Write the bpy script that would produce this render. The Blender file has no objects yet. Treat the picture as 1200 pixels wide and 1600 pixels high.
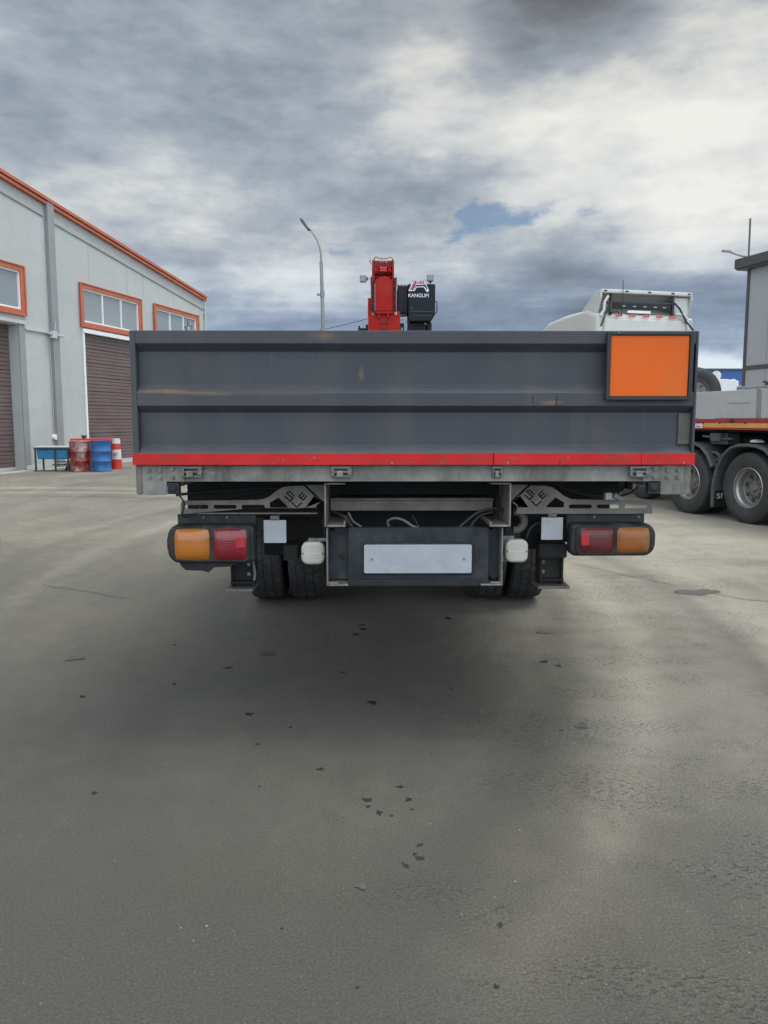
import bpy, math, random
from mathutils import Vector, Matrix
R = math.radians
random.seed(7)
SC = bpy.context.scene

# ------------------------------------------------------------------ camera
cam_d = bpy.data.cameras.new('camera')
cam = bpy.data.objects.new('camera', cam_d)
SC.collection.objects.link(cam)
cam.location = (0, 0, 1.5)
cam.rotation_euler = (R(90 - 6.62), 0, R(-0.6))
cam_d.sensor_fit = 'VERTICAL'
cam_d.sensor_height = 36
cam_d.lens = 27.9
cam_d.clip_start = 0.05
cam_d.clip_end = 3000
SC.camera = cam

# ------------------------------------------------------------------ exposure
SC.view_settings.view_transform = 'Standard'
SC.view_settings.look = 'None'
SC.view_settings.gamma = 1
SC.view_settings.exposure = 0.0
SUN_AZ, SUN_EL = 70.0, 64.0          # degrees, azimuth clockwise from +Y


# ------------------------------------------------------------------ node helper
class NT:
    def __init__(s, tree):
        s.t = tree
        tree.nodes.clear()

    def n(s, kind, **kw):
        nd = s.t.nodes.new(kind)
        for k, v in kw.items():
            setattr(nd, k, v)
        return nd

    def put(s, sock, v):
        if v is None:
            return
        if isinstance(v, bpy.types.NodeSocket):
            s.t.links.new(v, sock)
        else:
            if sock.type == 'RGBA' and len(v) == 3:
                v = tuple(v) + (1,)
            sock.default_value = v

    def m(s, op, a, b=None, c=None, clamp=False):
        nd = s.n('ShaderNodeMath', operation=op, use_clamp=clamp)
        s.put(nd.inputs[0], a); s.put(nd.inputs[1], b); s.put(nd.inputs[2], c)
        return nd.outputs[0]

    def mix(s, f, a, b, blend='MIX'):
        nd = s.n('ShaderNodeMix', data_type='RGBA', blend_type=blend, clamp_factor=True)
        s.put(nd.inputs[0], f); s.put(nd.inputs[6], a); s.put(nd.inputs[7], b)
        return nd.outputs[2]

    def noise(s, vec, scale, detail=4, rough=.55, dist=0, col=False):
        nd = s.n('ShaderNodeTexNoise')
        s.put(nd.inputs['Vector'], vec)
        nd.inputs['Scale'].default_value = scale
        nd.inputs['Detail'].default_value = detail
        nd.inputs['Roughness'].default_value = rough
        nd.inputs['Distortion'].default_value = dist
        return nd.outputs[1 if col else 0]

    def ss(s, v, lo, hi, a=0., b=1.):
        nd = s.n('ShaderNodeMapRange', interpolation_type='SMOOTHSTEP')
        s.put(nd.inputs[0], v)
        for i, x in enumerate((lo, hi, a, b)):
            s.put(nd.inputs[i + 1], x)
        return nd.outputs[0]

    def mapv(s, vec, sc=(1, 1, 1), rot=(0, 0, 0), loc=(0, 0, 0)):
        nd = s.n('ShaderNodeMapping')
        s.put(nd.inputs[0], vec)
        nd.inputs[1].default_value = loc
        nd.inputs[2].default_value = rot
        nd.inputs[3].default_value = sc
        return nd.outputs[0]

    def xyz(s, vec):
        nd = s.n('ShaderNodeSeparateXYZ')
        s.put(nd.inputs[0], vec)
        return nd.outputs[0], nd.outputs[1], nd.outputs[2]

    def comb(s, x, y, z):
        nd = s.n('ShaderNodeCombineXYZ')
        s.put(nd.inputs[0], x); s.put(nd.inputs[1], y); s.put(nd.inputs[2], z)
        return nd.outputs[0]

    def ramp(s, v, stops):
        nd = s.n('ShaderNodeValToRGB')
        s.put(nd.inputs[0], v)
        e = nd.color_ramp.elements
        while len(e) < len(stops):
            e.new(.5)
        for i, (p, c) in enumerate(stops):
            e[i].position = p
            e[i].color = tuple(c) + (1,)
        return nd.outputs[0]

    def blob(s, u, v, cu, cv, ru, rv):
        a = s.m('DIVIDE', s.m('SUBTRACT', u, cu), ru)
        b = s.m('DIVIDE', s.m('SUBTRACT', v, cv), rv)
        q = s.m('ADD', s.m('MULTIPLY', a, a), s.m('MULTIPLY', b, b))
        return s.m('POWER', 2.71828, s.m('MULTIPLY', q, -1))


# ------------------------------------------------------------------ sky
W = bpy.data.worlds.new('World')
SC.world = W
W.use_nodes = True
w = NT(W.node_tree)
gen = w.n('ShaderNodeTexCoord').outputs['Generated']
X, Yd, Z = w.xyz(gen)
az = w.m('MULTIPLY', w.m('ARCTAN2', X, Yd), 57.2958)
el = w.m('MULTIPLY', w.m('ARCSINE', Z), 57.2958)
dirv = w.mapv(gen, (1.0, 1.0, 2.3), loc=(.35, 0, .2))
wn = w.noise(dirv, 3.2, 4, .55, col=True)
wx, wy, wz = w.xyz(wn)
azw = w.m('ADD', az, w.m('MULTIPLY', w.m('SUBTRACT', wx, .5), 16.0))
elw = w.m('ADD', el, w.m('MULTIPLY', w.m('SUBTRACT', wy, .5), 9.0))
lowv = w.ss(el, 16.0, 4.0)                      # streakier near the horizon
big = w.noise(w.mapv(gen, (1, 1, 2.2), (0, R(6), 0), (4.3, 1.1, .6)), 4.2, 8, .56, .15)
fine = w.noise(w.mapv(gen, (1, 1, 2.6), (0, R(-10), 0), (1.2, 2.2, 5.0)), 8, 9, .60, .0)
stre = w.noise(w.mapv(gen, (1, 1, 8.0), (0, R(3), 0), (2.2, .2, 3.0)), 5.5, 7, .58, .1)
puff = w.noise(w.mapv(gen, (1, 1, 1.7), (0, 0, 0), (9.2, 3.2, 1.0)), 26, 5, .55)
L = w.m('ADD', .635, w.m('MULTIPLY', w.m('SUBTRACT', big, .5), .50))
L = w.m('ADD', L, w.m('MULTIPLY', w.m('SUBTRACT', fine, .5), .72))
L = w.m('ADD', L, w.m('MULTIPLY', w.m('SUBTRACT', puff, .5), .26))
L = w.m('ADD', L, w.m('MULTIPLY', w.m('MULTIPLY', w.m('SUBTRACT', stre, .5), .55), w.m('ADD', lowv, .35)))
BLOBS = [(-22, 22, 20, 7, -.18), (14, 26.0, 6.0, 3.4, -.60), (-5, 26, 8, 3, -.16), (-1.5, 21, 4, 1.6, -.16),
         (1, 15.2, 8, 2.0, -.22), (12, 19, 9, 3.6, .28), (24, 18, 8, 7, .28), (-7, 9.8, 7, 1.5, .15), (20, 14.5, 10, 2.2, .18),
         (-14, 13.5, 7, 2, .08), (18, 8.8, 12, 2.4, -.36), (2, 6.2, 18, 2.4, -.26), (26, 5.5, 7, 2.6, -.08), (24, 2.8, 12, 1.0, .55),
         (3, 20.5, 4, 3, .16), (-20, 6, 8, 3, -.05)]
for (a, e, ra, re, k) in BLOBS:
    L = w.m('ADD', L, w.m('MULTIPLY', w.blob(azw, elw, a, e, ra, re), k))
L = w.m('ADD', w.m('MULTIPLY', L, .88), .082)
cloud = w.ramp(L, [(0, (.115, .13, .155)), (.22, (.185, .21, .25)), (.44, (.285, .335, .405)), (.60, (.41, .455, .515)),
                   (.76, (.63, .66, .67)), (1.0, (.86, .86, .83))])
lowm = w.ss(el, 13.0, 5.0)
cloud = w.mix(w.m('MULTIPLY', lowm, .45), cloud, w.mix(1.0, cloud, (.72, .93, 1.22), 'MULTIPLY'))
topm = w.m('MULTIPLY', w.blob(az, el, 12, 26, 16, 6), .8)
cloud = w.mix(topm, cloud, w.mix(1.0, cloud, (1.06, .99, .90), 'MULTIPLY'))
# the sun's glow through the overcast, high and ahead, out of the picture
sd = Vector((math.sin(R(SUN_AZ)) * math.cos(R(SUN_EL + 6)), math.cos(R(SUN_AZ)) * math.cos(R(SUN_EL + 6)), math.sin(R(SUN_EL + 6))))
dp = w.n('ShaderNodeVectorMath', operation='DOT_PRODUCT')
w.put(dp.inputs[0], gen); dp.inputs[1].default_value = sd
glow = w.ss(dp.outputs['Value'], .92, 1.0)
cloud = w.mix(1.0, cloud, w.mix(glow, (0, 0, 0), (5.5, 5.3, 4.9)), 'ADD')
# thinner, brighter cloud overhead and behind the viewer
gain = w.m('ADD', 1.0, w.m('ADD', w.ss(Yd, .25, -.45, 0., 2.7), w.ss(el, 34., 60., 0., .4)))
cloud = w.mix(1.0, cloud, w.comb(gain, gain, gain), 'MULTIPLY')
azh = w.m('ADD', azw, w.m('MULTIPLY', w.m('SUBTRACT', puff, .5), 13.0))
elh = w.m('ADD', elw, w.m('MULTIPLY', w.m('SUBTRACT', fine, .5), 6.0))
hole = w.m('ADD', w.blob(azh, elh, 8.2, 14.0, 3.6, 1.25), w.m('MULTIPLY', w.blob(azh, elh, -.8, 12.0, 2.2, .6), .7))
near = w.ss(hole, .10, .35)
hole = w.m('MULTIPLY', near, w.ss(w.m('ADD', hole, w.m('MULTIPLY', w.m('SUBTRACT', w.m('ADD', w.m('MULTIPLY', fine, .6), w.m('MULTIPLY', puff, .4)), .5), 2.4)), .25, .95))
sky = w.n('ShaderNodeTexSky')
sky.sky_type = 'NISHITA'
sky.sun_disc = False
sky.sun_elevation = R(SUN_EL)
sky.sun_rotation = R(SUN_AZ)
bg_sky = w.n('ShaderNodeBackground'); w.put(bg_sky.inputs[0], sky.outputs[0]); bg_sky.inputs[1].default_value = .085
bg_cl = w.n('ShaderNodeBackground'); w.put(bg_cl.inputs[0], cloud); bg_cl.inputs[1].default_value = 1.0
mx = w.n('ShaderNodeMixShader')
w.put(mx.inputs[0], w.m('SUBTRACT', 1.0, w.m('MULTIPLY', hole, .95)))
w.t.links.new(bg_sky.outputs[0], mx.inputs[1]); w.t.links.new(bg_cl.outputs[0], mx.inputs[2])
wo = w.n('ShaderNodeOutputWorld')
w.t.links.new(mx.outputs[0], wo.inputs[0])

# ------------------------------------------------------------------ sun
sl = bpy.data.lights.new('sun', 'SUN')
sl.energy = .75
sl.angle = R(30)
sl.color = (1, .965, .91)
so = bpy.data.objects.new('sun', sl)
so.rotation_euler = (R(90 - SUN_EL), 0, R(180 - SUN_AZ))
SC.collection.objects.link(so)


# ------------------------------------------------------------------ materials
def mat(name, col, rough=.55, metal=0, var=.14, vs=4, bump=0, bs=120, dirt=None, dirt_amt=0, ds=3, spec=.5, coat=0,
        streak=False, alpha=None, trans=0, edge=None):
    m = bpy.data.materials.new(name)
    m.use_nodes = True
    t = NT(m.node_tree)
    o = t.n('ShaderNodeOutputMaterial')
    b = t.n('ShaderNodeBsdfPrincipled')
    t.t.links.new(b.outputs[0], o.inputs[0])
    oc = t.n('ShaderNodeTexCoord').outputs['Object']
    v1 = t.noise(oc, vs, 6, .65)
    lo = tuple(c * (1 - var) for c in col)
    hi = tuple(min(1, c * (1 + var)) for c in col)
    c = t.mix(t.ss(v1, .3, .7), lo, hi)
    if dirt:
        v = t.mapv(oc, (1, 1, .22), loc=(3, 5, 1)) if streak else oc
        d = t.noise(v, ds, 8, .68, .3)
        f = t.m('MULTIPLY', t.ss(d, .42, .72), dirt_amt)
        c = t.mix(f, c, dirt)
        fr = f
    else:
        fr = None
    t.put(b.inputs['Base Color'], c)
    r = t.m('ADD', rough, t.m('MULTIPLY', t.m('SUBTRACT', t.noise(oc, vs * 5, 4), .5), .18))
    if fr is not None:
        r = t.m('ADD', r, t.m('MULTIPLY', fr, .3), clamp=True)
    t.put(b.inputs['Roughness'], r)
    b.inputs['Metallic'].default_value = metal
    b.inputs['Specular IOR Level'].default_value = spec
    b.inputs['Coat Weight'].default_value = coat
    b.inputs['Transmission Weight'].default_value = trans
    if bump:
        bp = t.n('ShaderNodeBump')
        bp.inputs['Strength'].default_value = bump
        bp.inputs['Distance'].default_value = .004
        t.put(bp.inputs['Height'], t.noise(oc, bs, 4, .6))
        t.t.links.new(bp.outputs[0], b.inputs['Normal'])
    m['nt'] = 1
    return m


DUST = (.20, .185, .155)
RUST = (.16, .075, .025)
M = {
    'grey_paint': mat('grey_paint', (.046, .049, .058), .5, var=.08, vs=2.5, spec=.35, dirt=(.088, .088, .084), dirt_amt=.55, ds=3.2, streak=True, bump=.45, bs=4),
    'red_strip': mat('red_strip', (.50, .018, .018), .5, spec=.2, var=.13, vs=5, dirt=(.20, .05, .035), dirt_amt=.6, ds=6),
    'galv': mat('galv', (.20, .195, .175), .6, .1, var=.25, vs=7, dirt=(.07, .062, .048), dirt_amt=.85, ds=4, streak=True, bump=.1),
    'latch': mat('latch', (.17, .17, .165), .5, .4, var=.2, vs=20, dirt=(.07, .06, .05), dirt_amt=.6, ds=20),
    'bracket': mat('bracket', (.17, .158, .137), .6, .2, var=.14, vs=9, dirt=(.10, .09, .075), dirt_amt=.6, ds=8, bump=.1),
    'flange': mat('flange', (.22, .21, .19), .5, .3, var=.2, vs=15, dirt=(.10, .08, .06), dirt_amt=.7, ds=12),
    'dark_metal': mat('dark_metal', (.016, .017, .019), .6, 0, var=.25, vs=9, spec=.3, dirt=(.06, .052, .04), dirt_amt=.5, ds=6, bump=.15),
    'dark_plate': mat('dark_plate', (.016, .021, .027), .5, 0, var=.25, vs=7, spec=.3, dirt=(.06, .06, .052), dirt_amt=.6, ds=7, bump=.1),
    'chassis': mat('chassis', (.014, .014, .015), .7, 0, spec=.25, var=.3, vs=6, dirt=(.05, .043, .034), dirt_amt=.6, ds=5, bump=.3),
    'rubber': mat('rubber', (.022, .022, .023), .75, 0, var=.2, vs=12, dirt=(.075, .068, .058), dirt_amt=.45, ds=9, bump=.25),
    'plastic_black': mat('plastic_black', (.014, .015, .016), .5, 0, var=.2, vs=14, spec=.35, dirt=(.07, .065, .055), dirt_amt=.55, ds=12, bump=.1),
    'amber': mat('amber', (.40, .125, .006), .3, 0, var=.12, vs=9, dirt=(.32, .13, .04), dirt_amt=.5, ds=9, coat=.6),
    'lens_red': mat('lens_red', (.19, .004, .012), .28, 0, var=.15, vs=9, dirt=(.13, .03, .03), dirt_amt=.4, ds=9, coat=.6),
    'amber_dusty': mat('amber_dusty', (.27, .085, .010), .45, 0, var=.15, vs=9, dirt=(.16, .09, .045), dirt_amt=.6, ds=7, coat=.2),
    'red_dusty': mat('red_dusty', (.10, .006, .010), .4, 0, var=.15, vs=9, dirt=(.08, .035, .03), dirt_amt=.6, ds=7, coat=.2),
    'lens_bright': mat('lens_bright', (.42, .015, .022), .3, 0, var=.1, vs=9, coat=.6),
    'white_plastic': mat('white_plastic', (.43, .415, .36), .4, 0, var=.08, vs=10, dirt=(.34, .31, .25), dirt_amt=.4, ds=14, coat=.2),
    'pale_plate': mat('pale_plate', (.34, .36, .39), .35, 0, var=.06, vs=10, dirt=(.25, .25, .25), dirt_amt=.4, ds=12),
    'placard': mat('placard', (.63, .105, .006), .45, 0, spec=.25, var=.05, vs=1.6, dirt=(.50, .13, .03), dirt_amt=.5, ds=1.8),
    'placard_frame': mat('placard_frame', (.014, .015, .016), .5, 0, var=.2, vs=8),
    'crane_red': mat('crane_red', (.33, .014, .011), .6, 0, spec=.12, var=.12, vs=3, dirt=(.22, .05, .035), dirt_amt=.5, ds=3),
    'crane_dark_red': mat('crane_dark_red', (.20, .022, .018), .6, 0, spec=.2, var=.2, vs=5, dirt=(.06, .03, .025), dirt_amt=.6, ds=6),
    'tank_black': mat('tank_black', (.009, .012, .017), .5, 0, spec=.2, var=.2, vs=4, dirt=(.02, .02, .022), dirt_amt=.5, ds=4),
    'lamp_grey': mat('lamp_grey', (.20, .21, .20), .45, .2, var=.1, vs=9),
    'logo_white': mat('logo_white', (.62, .62, .66), .5, 0, var=.04),
    'logo_red': mat('logo_red', (.60, .06, .09), .5, 0, var=.04),
    'cream_metal': mat('cream_metal', (.55, .48, .36), .5, .3, var=.15, vs=20),
    'wall_panel': mat('wall_panel', (.40, .425, .42), .5, 0, var=.05, vs=.3, dirt=(.33, .345, .335), dirt_amt=.4, ds=1.6),
    'wall_joint': mat('wall_joint', (.33, .345, .345), .55, 0, var=.03, vs=1),
    'wall_trim': mat('wall_trim', (.43, .45, .45), .45, 0, var=.05, vs=1),
    'pilaster': mat('pilaster', (.235, .245, .25), .5, 0, var=.06, vs=1),
    'orange_trim': mat('orange_trim', (.42, .125, .072), .55, 0, spec=.25, var=.08, vs=1.5),
    'dark_trim': mat('dark_trim', (.10, .06, .055), .5, 0, var=.1),
    'door_brown': mat('door_brown', (.125, .090, .088), .45, 0, var=.12, vs=1.2, dirt=(.17, .14, .13), dirt_amt=.35, ds=1.5),
    'window_white': mat('window_white', (.70, .71, .72), .4, 0, var=.03),
    'concrete': mat('concrete', (.30, .29, .265), .8, 0, var=.12, vs=2, bump=.3, bs=50),
    'drum_red': mat('drum_red', (.20, .028, .024), .5, 0, var=.25, vs=5, dirt=(.42, .38, .37), dirt_amt=.95, ds=2.6, bump=.1),
    'drum_blue': mat('drum_blue', (.012, .10, .30), .5, 0, var=.25, vs=5, dirt=(.07, .13, .19), dirt_amt=.8, ds=3.4, bump=.1),
    'drum_lid': mat('drum_lid', (.50, .36, .30), .5, .1, var=.2, vs=6, dirt=(.2, .08, .05), dirt_amt=.6, ds=5),
    'basin_blue': mat('basin_blue', (.012, .16, .33), .45, 0, var=.1, vs=5),
    'table_top': mat('table_top', (.52, .52, .52), .4, .1, var=.1, vs=5),
    'table_frame': mat('table_frame', (.03, .04, .04), .5, 0, var=.2),
    'barrier_red': mat('barrier_red', (.55, .035, .03), .5, 0, var=.1, vs=4, dirt=(.3, .08, .06), dirt_amt=.5, ds=5),
    'barrier_white': mat('barrier_white', (.62, .60, .57), .5, 0, var=.06, vs=4, dirt=(.4, .37, .32), dirt_amt=.5, ds=5),
    'ink': mat('ink', (.03, .03, .035), .5, 0, var=.05),
    'cab_white': mat('cab_white', (.47, .48, .45), .35, 0, var=.04, vs=1.2, dirt=(.42, .42, .39), dirt_amt=.5, ds=1.5, coat=.3),
    'cab_shadow': mat('cab_white_shaded', (.36, .37, .36), .5, 0, var=.06, vs=1.5),  # cab white darkened in the colour to stand for its shaded faces
    'marker_red': mat('marker_red', (.62, .05, .045), .3, 0, var=.06),
    'dropside': mat('dropside', (.40, .405, .41), .5, .1, var=.06, vs=2, dirt=(.26, .26, .255), dirt_amt=.5, ds=2),
    'dropside_post': mat('dropside_post', (.21, .215, .21), .5, .1, var=.08, vs=2),
    'deck_red': mat('deck_red', (.30, .022, .03), .5, 0, var=.15, vs=4, dirt=(.14, .05, .045), dirt_amt=.5, ds=5),
    'deck_yellow': mat('deck_yellow', (.56, .29, .055), .45, 0, var=.12, vs=4, dirt=(.34, .2, .08), dirt_amt=.5, ds=5),
    'fender': mat('fender', (.060, .066, .070), .5, 0, var=.14, vs=5, dirt=(.12, .12, .115), dirt_amt=.5, ds=4),
    'tyre_side': mat('tyre_side', (.030, .032, .034), .68, 0, var=.18, vs=6, dirt=(.065, .062, .055), dirt_amt=.5, ds=4, bump=.15),
    'rim_steel': mat('rim_steel', (.36, .36, .355), .35, .75, var=.2, vs=8, dirt=(.12, .11, .10), dirt_amt=.6, ds=8),
    'rim_disc': mat('rim_disc', (.20, .195, .18), .5, .4, var=.2, vs=8, dirt=(.09, .08, .07), dirt_amt=.6, ds=8),
    'grey_metal': mat('grey_metal', (.30, .31, .31), .45, .4, var=.12, vs=5),
    'wall_right': mat('wall_right', (.30, .305, .325), .5, 0, var=.04, vs=.6),
    'roof_dark': mat('roof_dark', (.055, .058, .06), .5, 0, var=.12, vs=1.5),
    'blue_metal': mat('blue_metal', (.02, .075, .25), .5, 0, var=.1, vs=.6),
    'pole': mat('pole', (.22, .23, .23), .5, .4, var=.15, vs=4),
    'cable': mat('cable', (.02, .02, .022), .6, 0, var=.1),
    'cable_grey': mat('cable_grey', (.12, .12, .12), .6, 0, var=.1),
    'oil': mat('oil', (.026, .025, .022), .75, 0, spec=.15, var=.2, vs=40),
    'oil_faint': mat('oil_faint', (.06, .057, .05), .7, 0, var=.3, vs=30, bump=.2),
    'grit': mat('grit', (.17, .16, .14), .85, 0, var=.75, vs=30),
    'flange_dirty': mat('flange_dirty', (.085, .080, .068), .6, 0, var=.2, vs=12, dirt=(.07, .045, .025), dirt_amt=.6, ds=10),
    'van_white': mat('van_white', (.55, .57, .60), .4, 0, var=.04),
    'rag': mat('rag', (.6, .6, .57), .8, 0, var=.1),
}


def add_grey_rust():
    """a few rusty rubs on the tailgate paint, placed where the metal has them"""
    m = M['grey_paint']
    t = NT.__new__(NT); t.t = m.node_tree
    b = [n for n in t.t.nodes if n.type == 'BSDF_PRINCIPLED'][0]
    src = b.inputs['Base Color'].links[0].from_socket
    oc = t.n('ShaderNodeTexCoord').outputs['Object']
    x, y, z = t.xyz(oc)
    nz = t.noise(oc, 22, 6, .7, .4)
    tot = None
    for (cx, cz, rx, rz, k) in [(-.40, 1.862, .09, .028, .9), (-.235, 1.70, .018, .045, 1.), (.60, 1.575, .06, .012, 1.3),
                                (-1.10, 1.626, .16, .012, .9), (-.9, 1.614, .16, .008, .7), (-1.0, 1.602, .26, .014, .35),
                                (1.10, 1.552, .1, .012, .5), (1.2, 1.42, .03, .09, .6), (-.55, 1.61, .28, .006, .8), (.05, 1.845, .05, .02, .3)]:
        g = t.m('MULTIPLY', t.blob(x, z, cx, cz, rx, rz), k)
        tot = g if tot is None else t.m('ADD', tot, g)
    # stone chips and thin run marks
    chips = t.m('MULTIPLY', t.ss(t.noise(oc, 75, 2, .5), .69, .73), t.ss(t.noise(oc, 3.5, 3, .5), .48, .62))
    runs = t.m('MULTIPLY', t.ss(t.noise(t.mapv(oc, (46, 46, 1.6)), 1.0, 3, .6), .60, .74), t.ss(t.noise(oc, 2.4, 2), .46, .62))
    src = t.mix(t.m('MULTIPLY', chips, .55), src, (.11, .075, .045))
    src = t.mix(t.m('MULTIPLY', runs, .22), src, (.10, .098, .09))
    f = t.ss(t.m('MULTIPLY', tot, t.m('ADD', nz, .25)), .28, .95, 0, .62)
    t.put(b.inputs['Base Color'], t.mix(f, src, (.20, .125, .05)))


add_grey_rust()


def add_scuffs(key, pale, dark):
    m = M[key]
    t = NT.__new__(NT); t.t = m.node_tree
    b = [n for n in t.t.nodes if n.type == 'BSDF_PRINCIPLED'][0]
    src = b.inputs['Base Color'].links[0].from_socket
    oc = t.n('ShaderNodeTexCoord').outputs['Object']
    a = t.m('MULTIPLY', t.ss(t.noise(t.mapv(oc, (14, 14, 40), (0, R(12), 0)), 1.6, 4, .7, .5), .62, .68), t.ss(t.noise(oc, 3, 3), .47, .6))
    d = t.m('MULTIPLY', t.ss(t.noise(oc, 55, 3, .6), .62, .70), t.ss(t.noise(oc, 5, 3), .42, .6))
    c = t.mix(t.m('MULTIPLY', a, .6), src, pale)
    c = t.mix(t.m('MULTIPLY', d, .6), c, dark)
    t.put(b.inputs['Base Color'], c)


def add_ribs(key, scale):
    m = M[key]
    t = NT.__new__(NT); t.t = m.node_tree
    b = [n for n in t.t.nodes if n.type == 'BSDF_PRINCIPLED'][0]
    x, y, z = t.xyz(t.n('ShaderNodeTexCoord').outputs['Object'])
    r1 = t.m('ABSOLUTE', t.m('SINE', t.m('MULTIPLY', x, scale)))
    r2 = t.m('ABSOLUTE', t.m('SINE', t.m('MULTIPLY', z, scale * .55)))
    bp = t.n('ShaderNodeBump'); bp.inputs['Strength'].default_value = .2; bp.inputs['Distance'].default_value = .002
    t.put(bp.inputs['Height'], t.m('ADD', r1, r2))
    t.t.links.new(bp.outputs[0], b.inputs['Normal'])


for k_ in ('amber', 'lens_red', 'amber_dusty', 'red_dusty'):
    add_ribs(k_, 520)
add_scuffs('galv', (.42, .41, .37), (.05, .042, .03))
add_scuffs('bracket', (.27, .25, .22), (.07, .055, .04))
add_scuffs('dark_plate', (.10, .11, .12), (.08, .045, .02))
add_scuffs('red_strip', (.42, .20, .17), (.16, .02, .015))


def glass_mat(name, tint, rough=.06):
    m = bpy.data.materials.new(name)
    m.use_nodes = True
    t = NT(m.node_tree)
    o = t.n('ShaderNodeOutputMaterial')
    b = t.n('ShaderNodeBsdfPrincipled')
    b.inputs['Base Color'].default_value = tint + (1,)
    b.inputs['Roughness'].default_value = rough
    b.inputs['Specular IOR Level'].default_value = 1.0
    b.inputs['IOR'].default_value = 1.8
    bp = t.n('ShaderNodeBump')
    bp.inputs['Strength'].default_value = .06
    t.put(bp.inputs['Height'], t.noise(t.n('ShaderNodeTexCoord').outputs['Object'], .9, 2))
    t.t.links.new(bp.outputs[0], b.inputs['Normal'])
    t.t.links.new(b.outputs[0], o.inputs[0])
    return m


M['glass'] = glass_mat('glass', (.20, .235, .24))


def ground_mat():
    m = bpy.data.materials.new('dusty_asphalt')
    m.use_nodes = True
    t = NT(m.node_tree)
    o = t.n('ShaderNodeOutputMaterial')
    b = t.n('ShaderNodeBsdfPrincipled')
    t.t.links.new(b.outputs[0], o.inputs[0])
    oc = t.n('ShaderNodeTexCoord').outputs['Object']
    x, y, z = t.xyz(oc)
    big = t.noise(oc, .22, 5, .55, .4)
    mid = t.noise(t.mapv(oc, (1, .45, 1), (0, 0, R(-16))), 1.1, 7, .62, .6)
    med = t.noise(t.mapv(oc, (1, 1, 1)), 5.5, 6, .65, .3)
    agg = t.noise(oc, 95, 4, .7)
    grit = t.noise(oc, 320, 2, .6)
    # light falloff painted in: paler right and far, darker near; noise adds swept dust
    dust_shade = t.m('ADD', t.ss(x, -1.0, 2.6, .05, .46), t.m('ADD', t.ss(y, 4.0, 11., 0, .34), t.ss(y, 1.5, 3.5, -.34, 0)))
    dust_shade = t.m('ADD', dust_shade, t.m('MULTIPLY', t.m('SUBTRACT', big, .5), .42))
    dust_shade = t.m('ADD', dust_shade, t.m('MULTIPLY', t.m('SUBTRACT', mid, .5), .62))
    dust_shade = t.m('ADD', dust_shade, t.m('MULTIPLY', t.m('SUBTRACT', med, .5), .40))
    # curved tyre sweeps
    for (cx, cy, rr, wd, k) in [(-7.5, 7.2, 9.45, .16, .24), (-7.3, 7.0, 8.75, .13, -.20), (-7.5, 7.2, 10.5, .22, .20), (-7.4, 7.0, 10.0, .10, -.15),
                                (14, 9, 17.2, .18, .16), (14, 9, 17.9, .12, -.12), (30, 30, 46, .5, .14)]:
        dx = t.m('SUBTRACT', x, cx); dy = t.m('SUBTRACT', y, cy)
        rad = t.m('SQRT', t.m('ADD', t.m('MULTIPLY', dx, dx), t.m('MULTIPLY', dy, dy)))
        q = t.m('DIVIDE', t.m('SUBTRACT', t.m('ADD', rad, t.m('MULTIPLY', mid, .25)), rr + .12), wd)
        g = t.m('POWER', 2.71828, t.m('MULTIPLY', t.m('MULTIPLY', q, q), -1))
        dust_shade = t.m('ADD', dust_shade, t.m('MULTIPLY', g, k * .95))
    f = t.ss(dust_shade, -.25, 1.05)
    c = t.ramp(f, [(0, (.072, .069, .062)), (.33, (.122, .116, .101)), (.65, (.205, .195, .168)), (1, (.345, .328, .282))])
    # stone showing through the binder, everywhere, a shade either way
    fleck = t.noise(oc, 120, 4, .8)
    c = t.mix(1.0, c, t.ramp(fleck, [(.30, (.36, .36, .35)), (.44, (.86, .86, .84)), (.57, (1.12, 1.12, 1.09)), (.70, (2.0, 1.93, 1.75))]), 'MULTIPLY')
    tint = t.noise(oc, .9, 4, .6)
    c = t.mix(1.0, c, t.mix(t.ss(tint, .4, .62), (1.02, 1.0, .97), (.99, 1.0, 1.01)), 'MULTIPLY')
    # dark worn grit where the dust has gone
    gm = t.m('MULTIPLY', t.ss(agg, .56, .70), t.ss(med, .35, .75))
    c = t.mix(t.m('MULTIPLY', gm, .7), c, (.07, .068, .062))
    c = t.mix(t.ss(grit, .66, .76, 0, .5), c, (.05, .05, .048))
    # short pressed-in grooves where lorry tyres have turned, mostly on the right
    gv = t.noise(t.mapv(oc, (38, 95, 1), (0, 0, R(33))), 1.0, 2, .55, .2)
    gpat = t.noise(t.mapv(oc, (.55, 1.6, 1), (0, 0, R(33)), (2.2, 5.1, 0)), 1.3, 4, .6)
    gmask = t.m('MULTIPLY', t.ss(gpat, .44, .60), t.ss(x, -.6, .9, .12, 1.))
    groove = t.m('MULTIPLY', t.ss(gv, .56, .68), gmask)
    c = t.mix(t.m('MULTIPLY', groove, .42), c, (.07, .066, .052))
    # pale chips of stone
    vo = t.n('ShaderNodeTexVoronoi')
    t.put(vo.inputs['Vector'], oc); vo.inputs['Scale'].default_value = 38
    chip = t.m('MULTIPLY', t.ss(vo.outputs['Distance'], .13, .07), t.ss(t.xyz(vo.outputs['Color'])[0], .93, .97))
    c = t.mix(t.m('MULTIPLY', chip, .6), c, (.42, .41, .37))
    vo2 = t.n('ShaderNodeTexVoronoi')
    t.put(vo2.inputs['Vector'], oc); vo2.inputs['Scale'].default_value = 11
    chip2 = t.m('MULTIPLY', t.ss(t.m('ADD', vo2.outputs['Distance'], t.m('MULTIPLY', agg, .1)), .16, .10), t.ss(t.xyz(vo2.outputs['Color'])[1], .90, .93))
    c = t.mix(t.m('MULTIPLY', chip2, .55), c, (.06, .058, .055))
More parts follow.
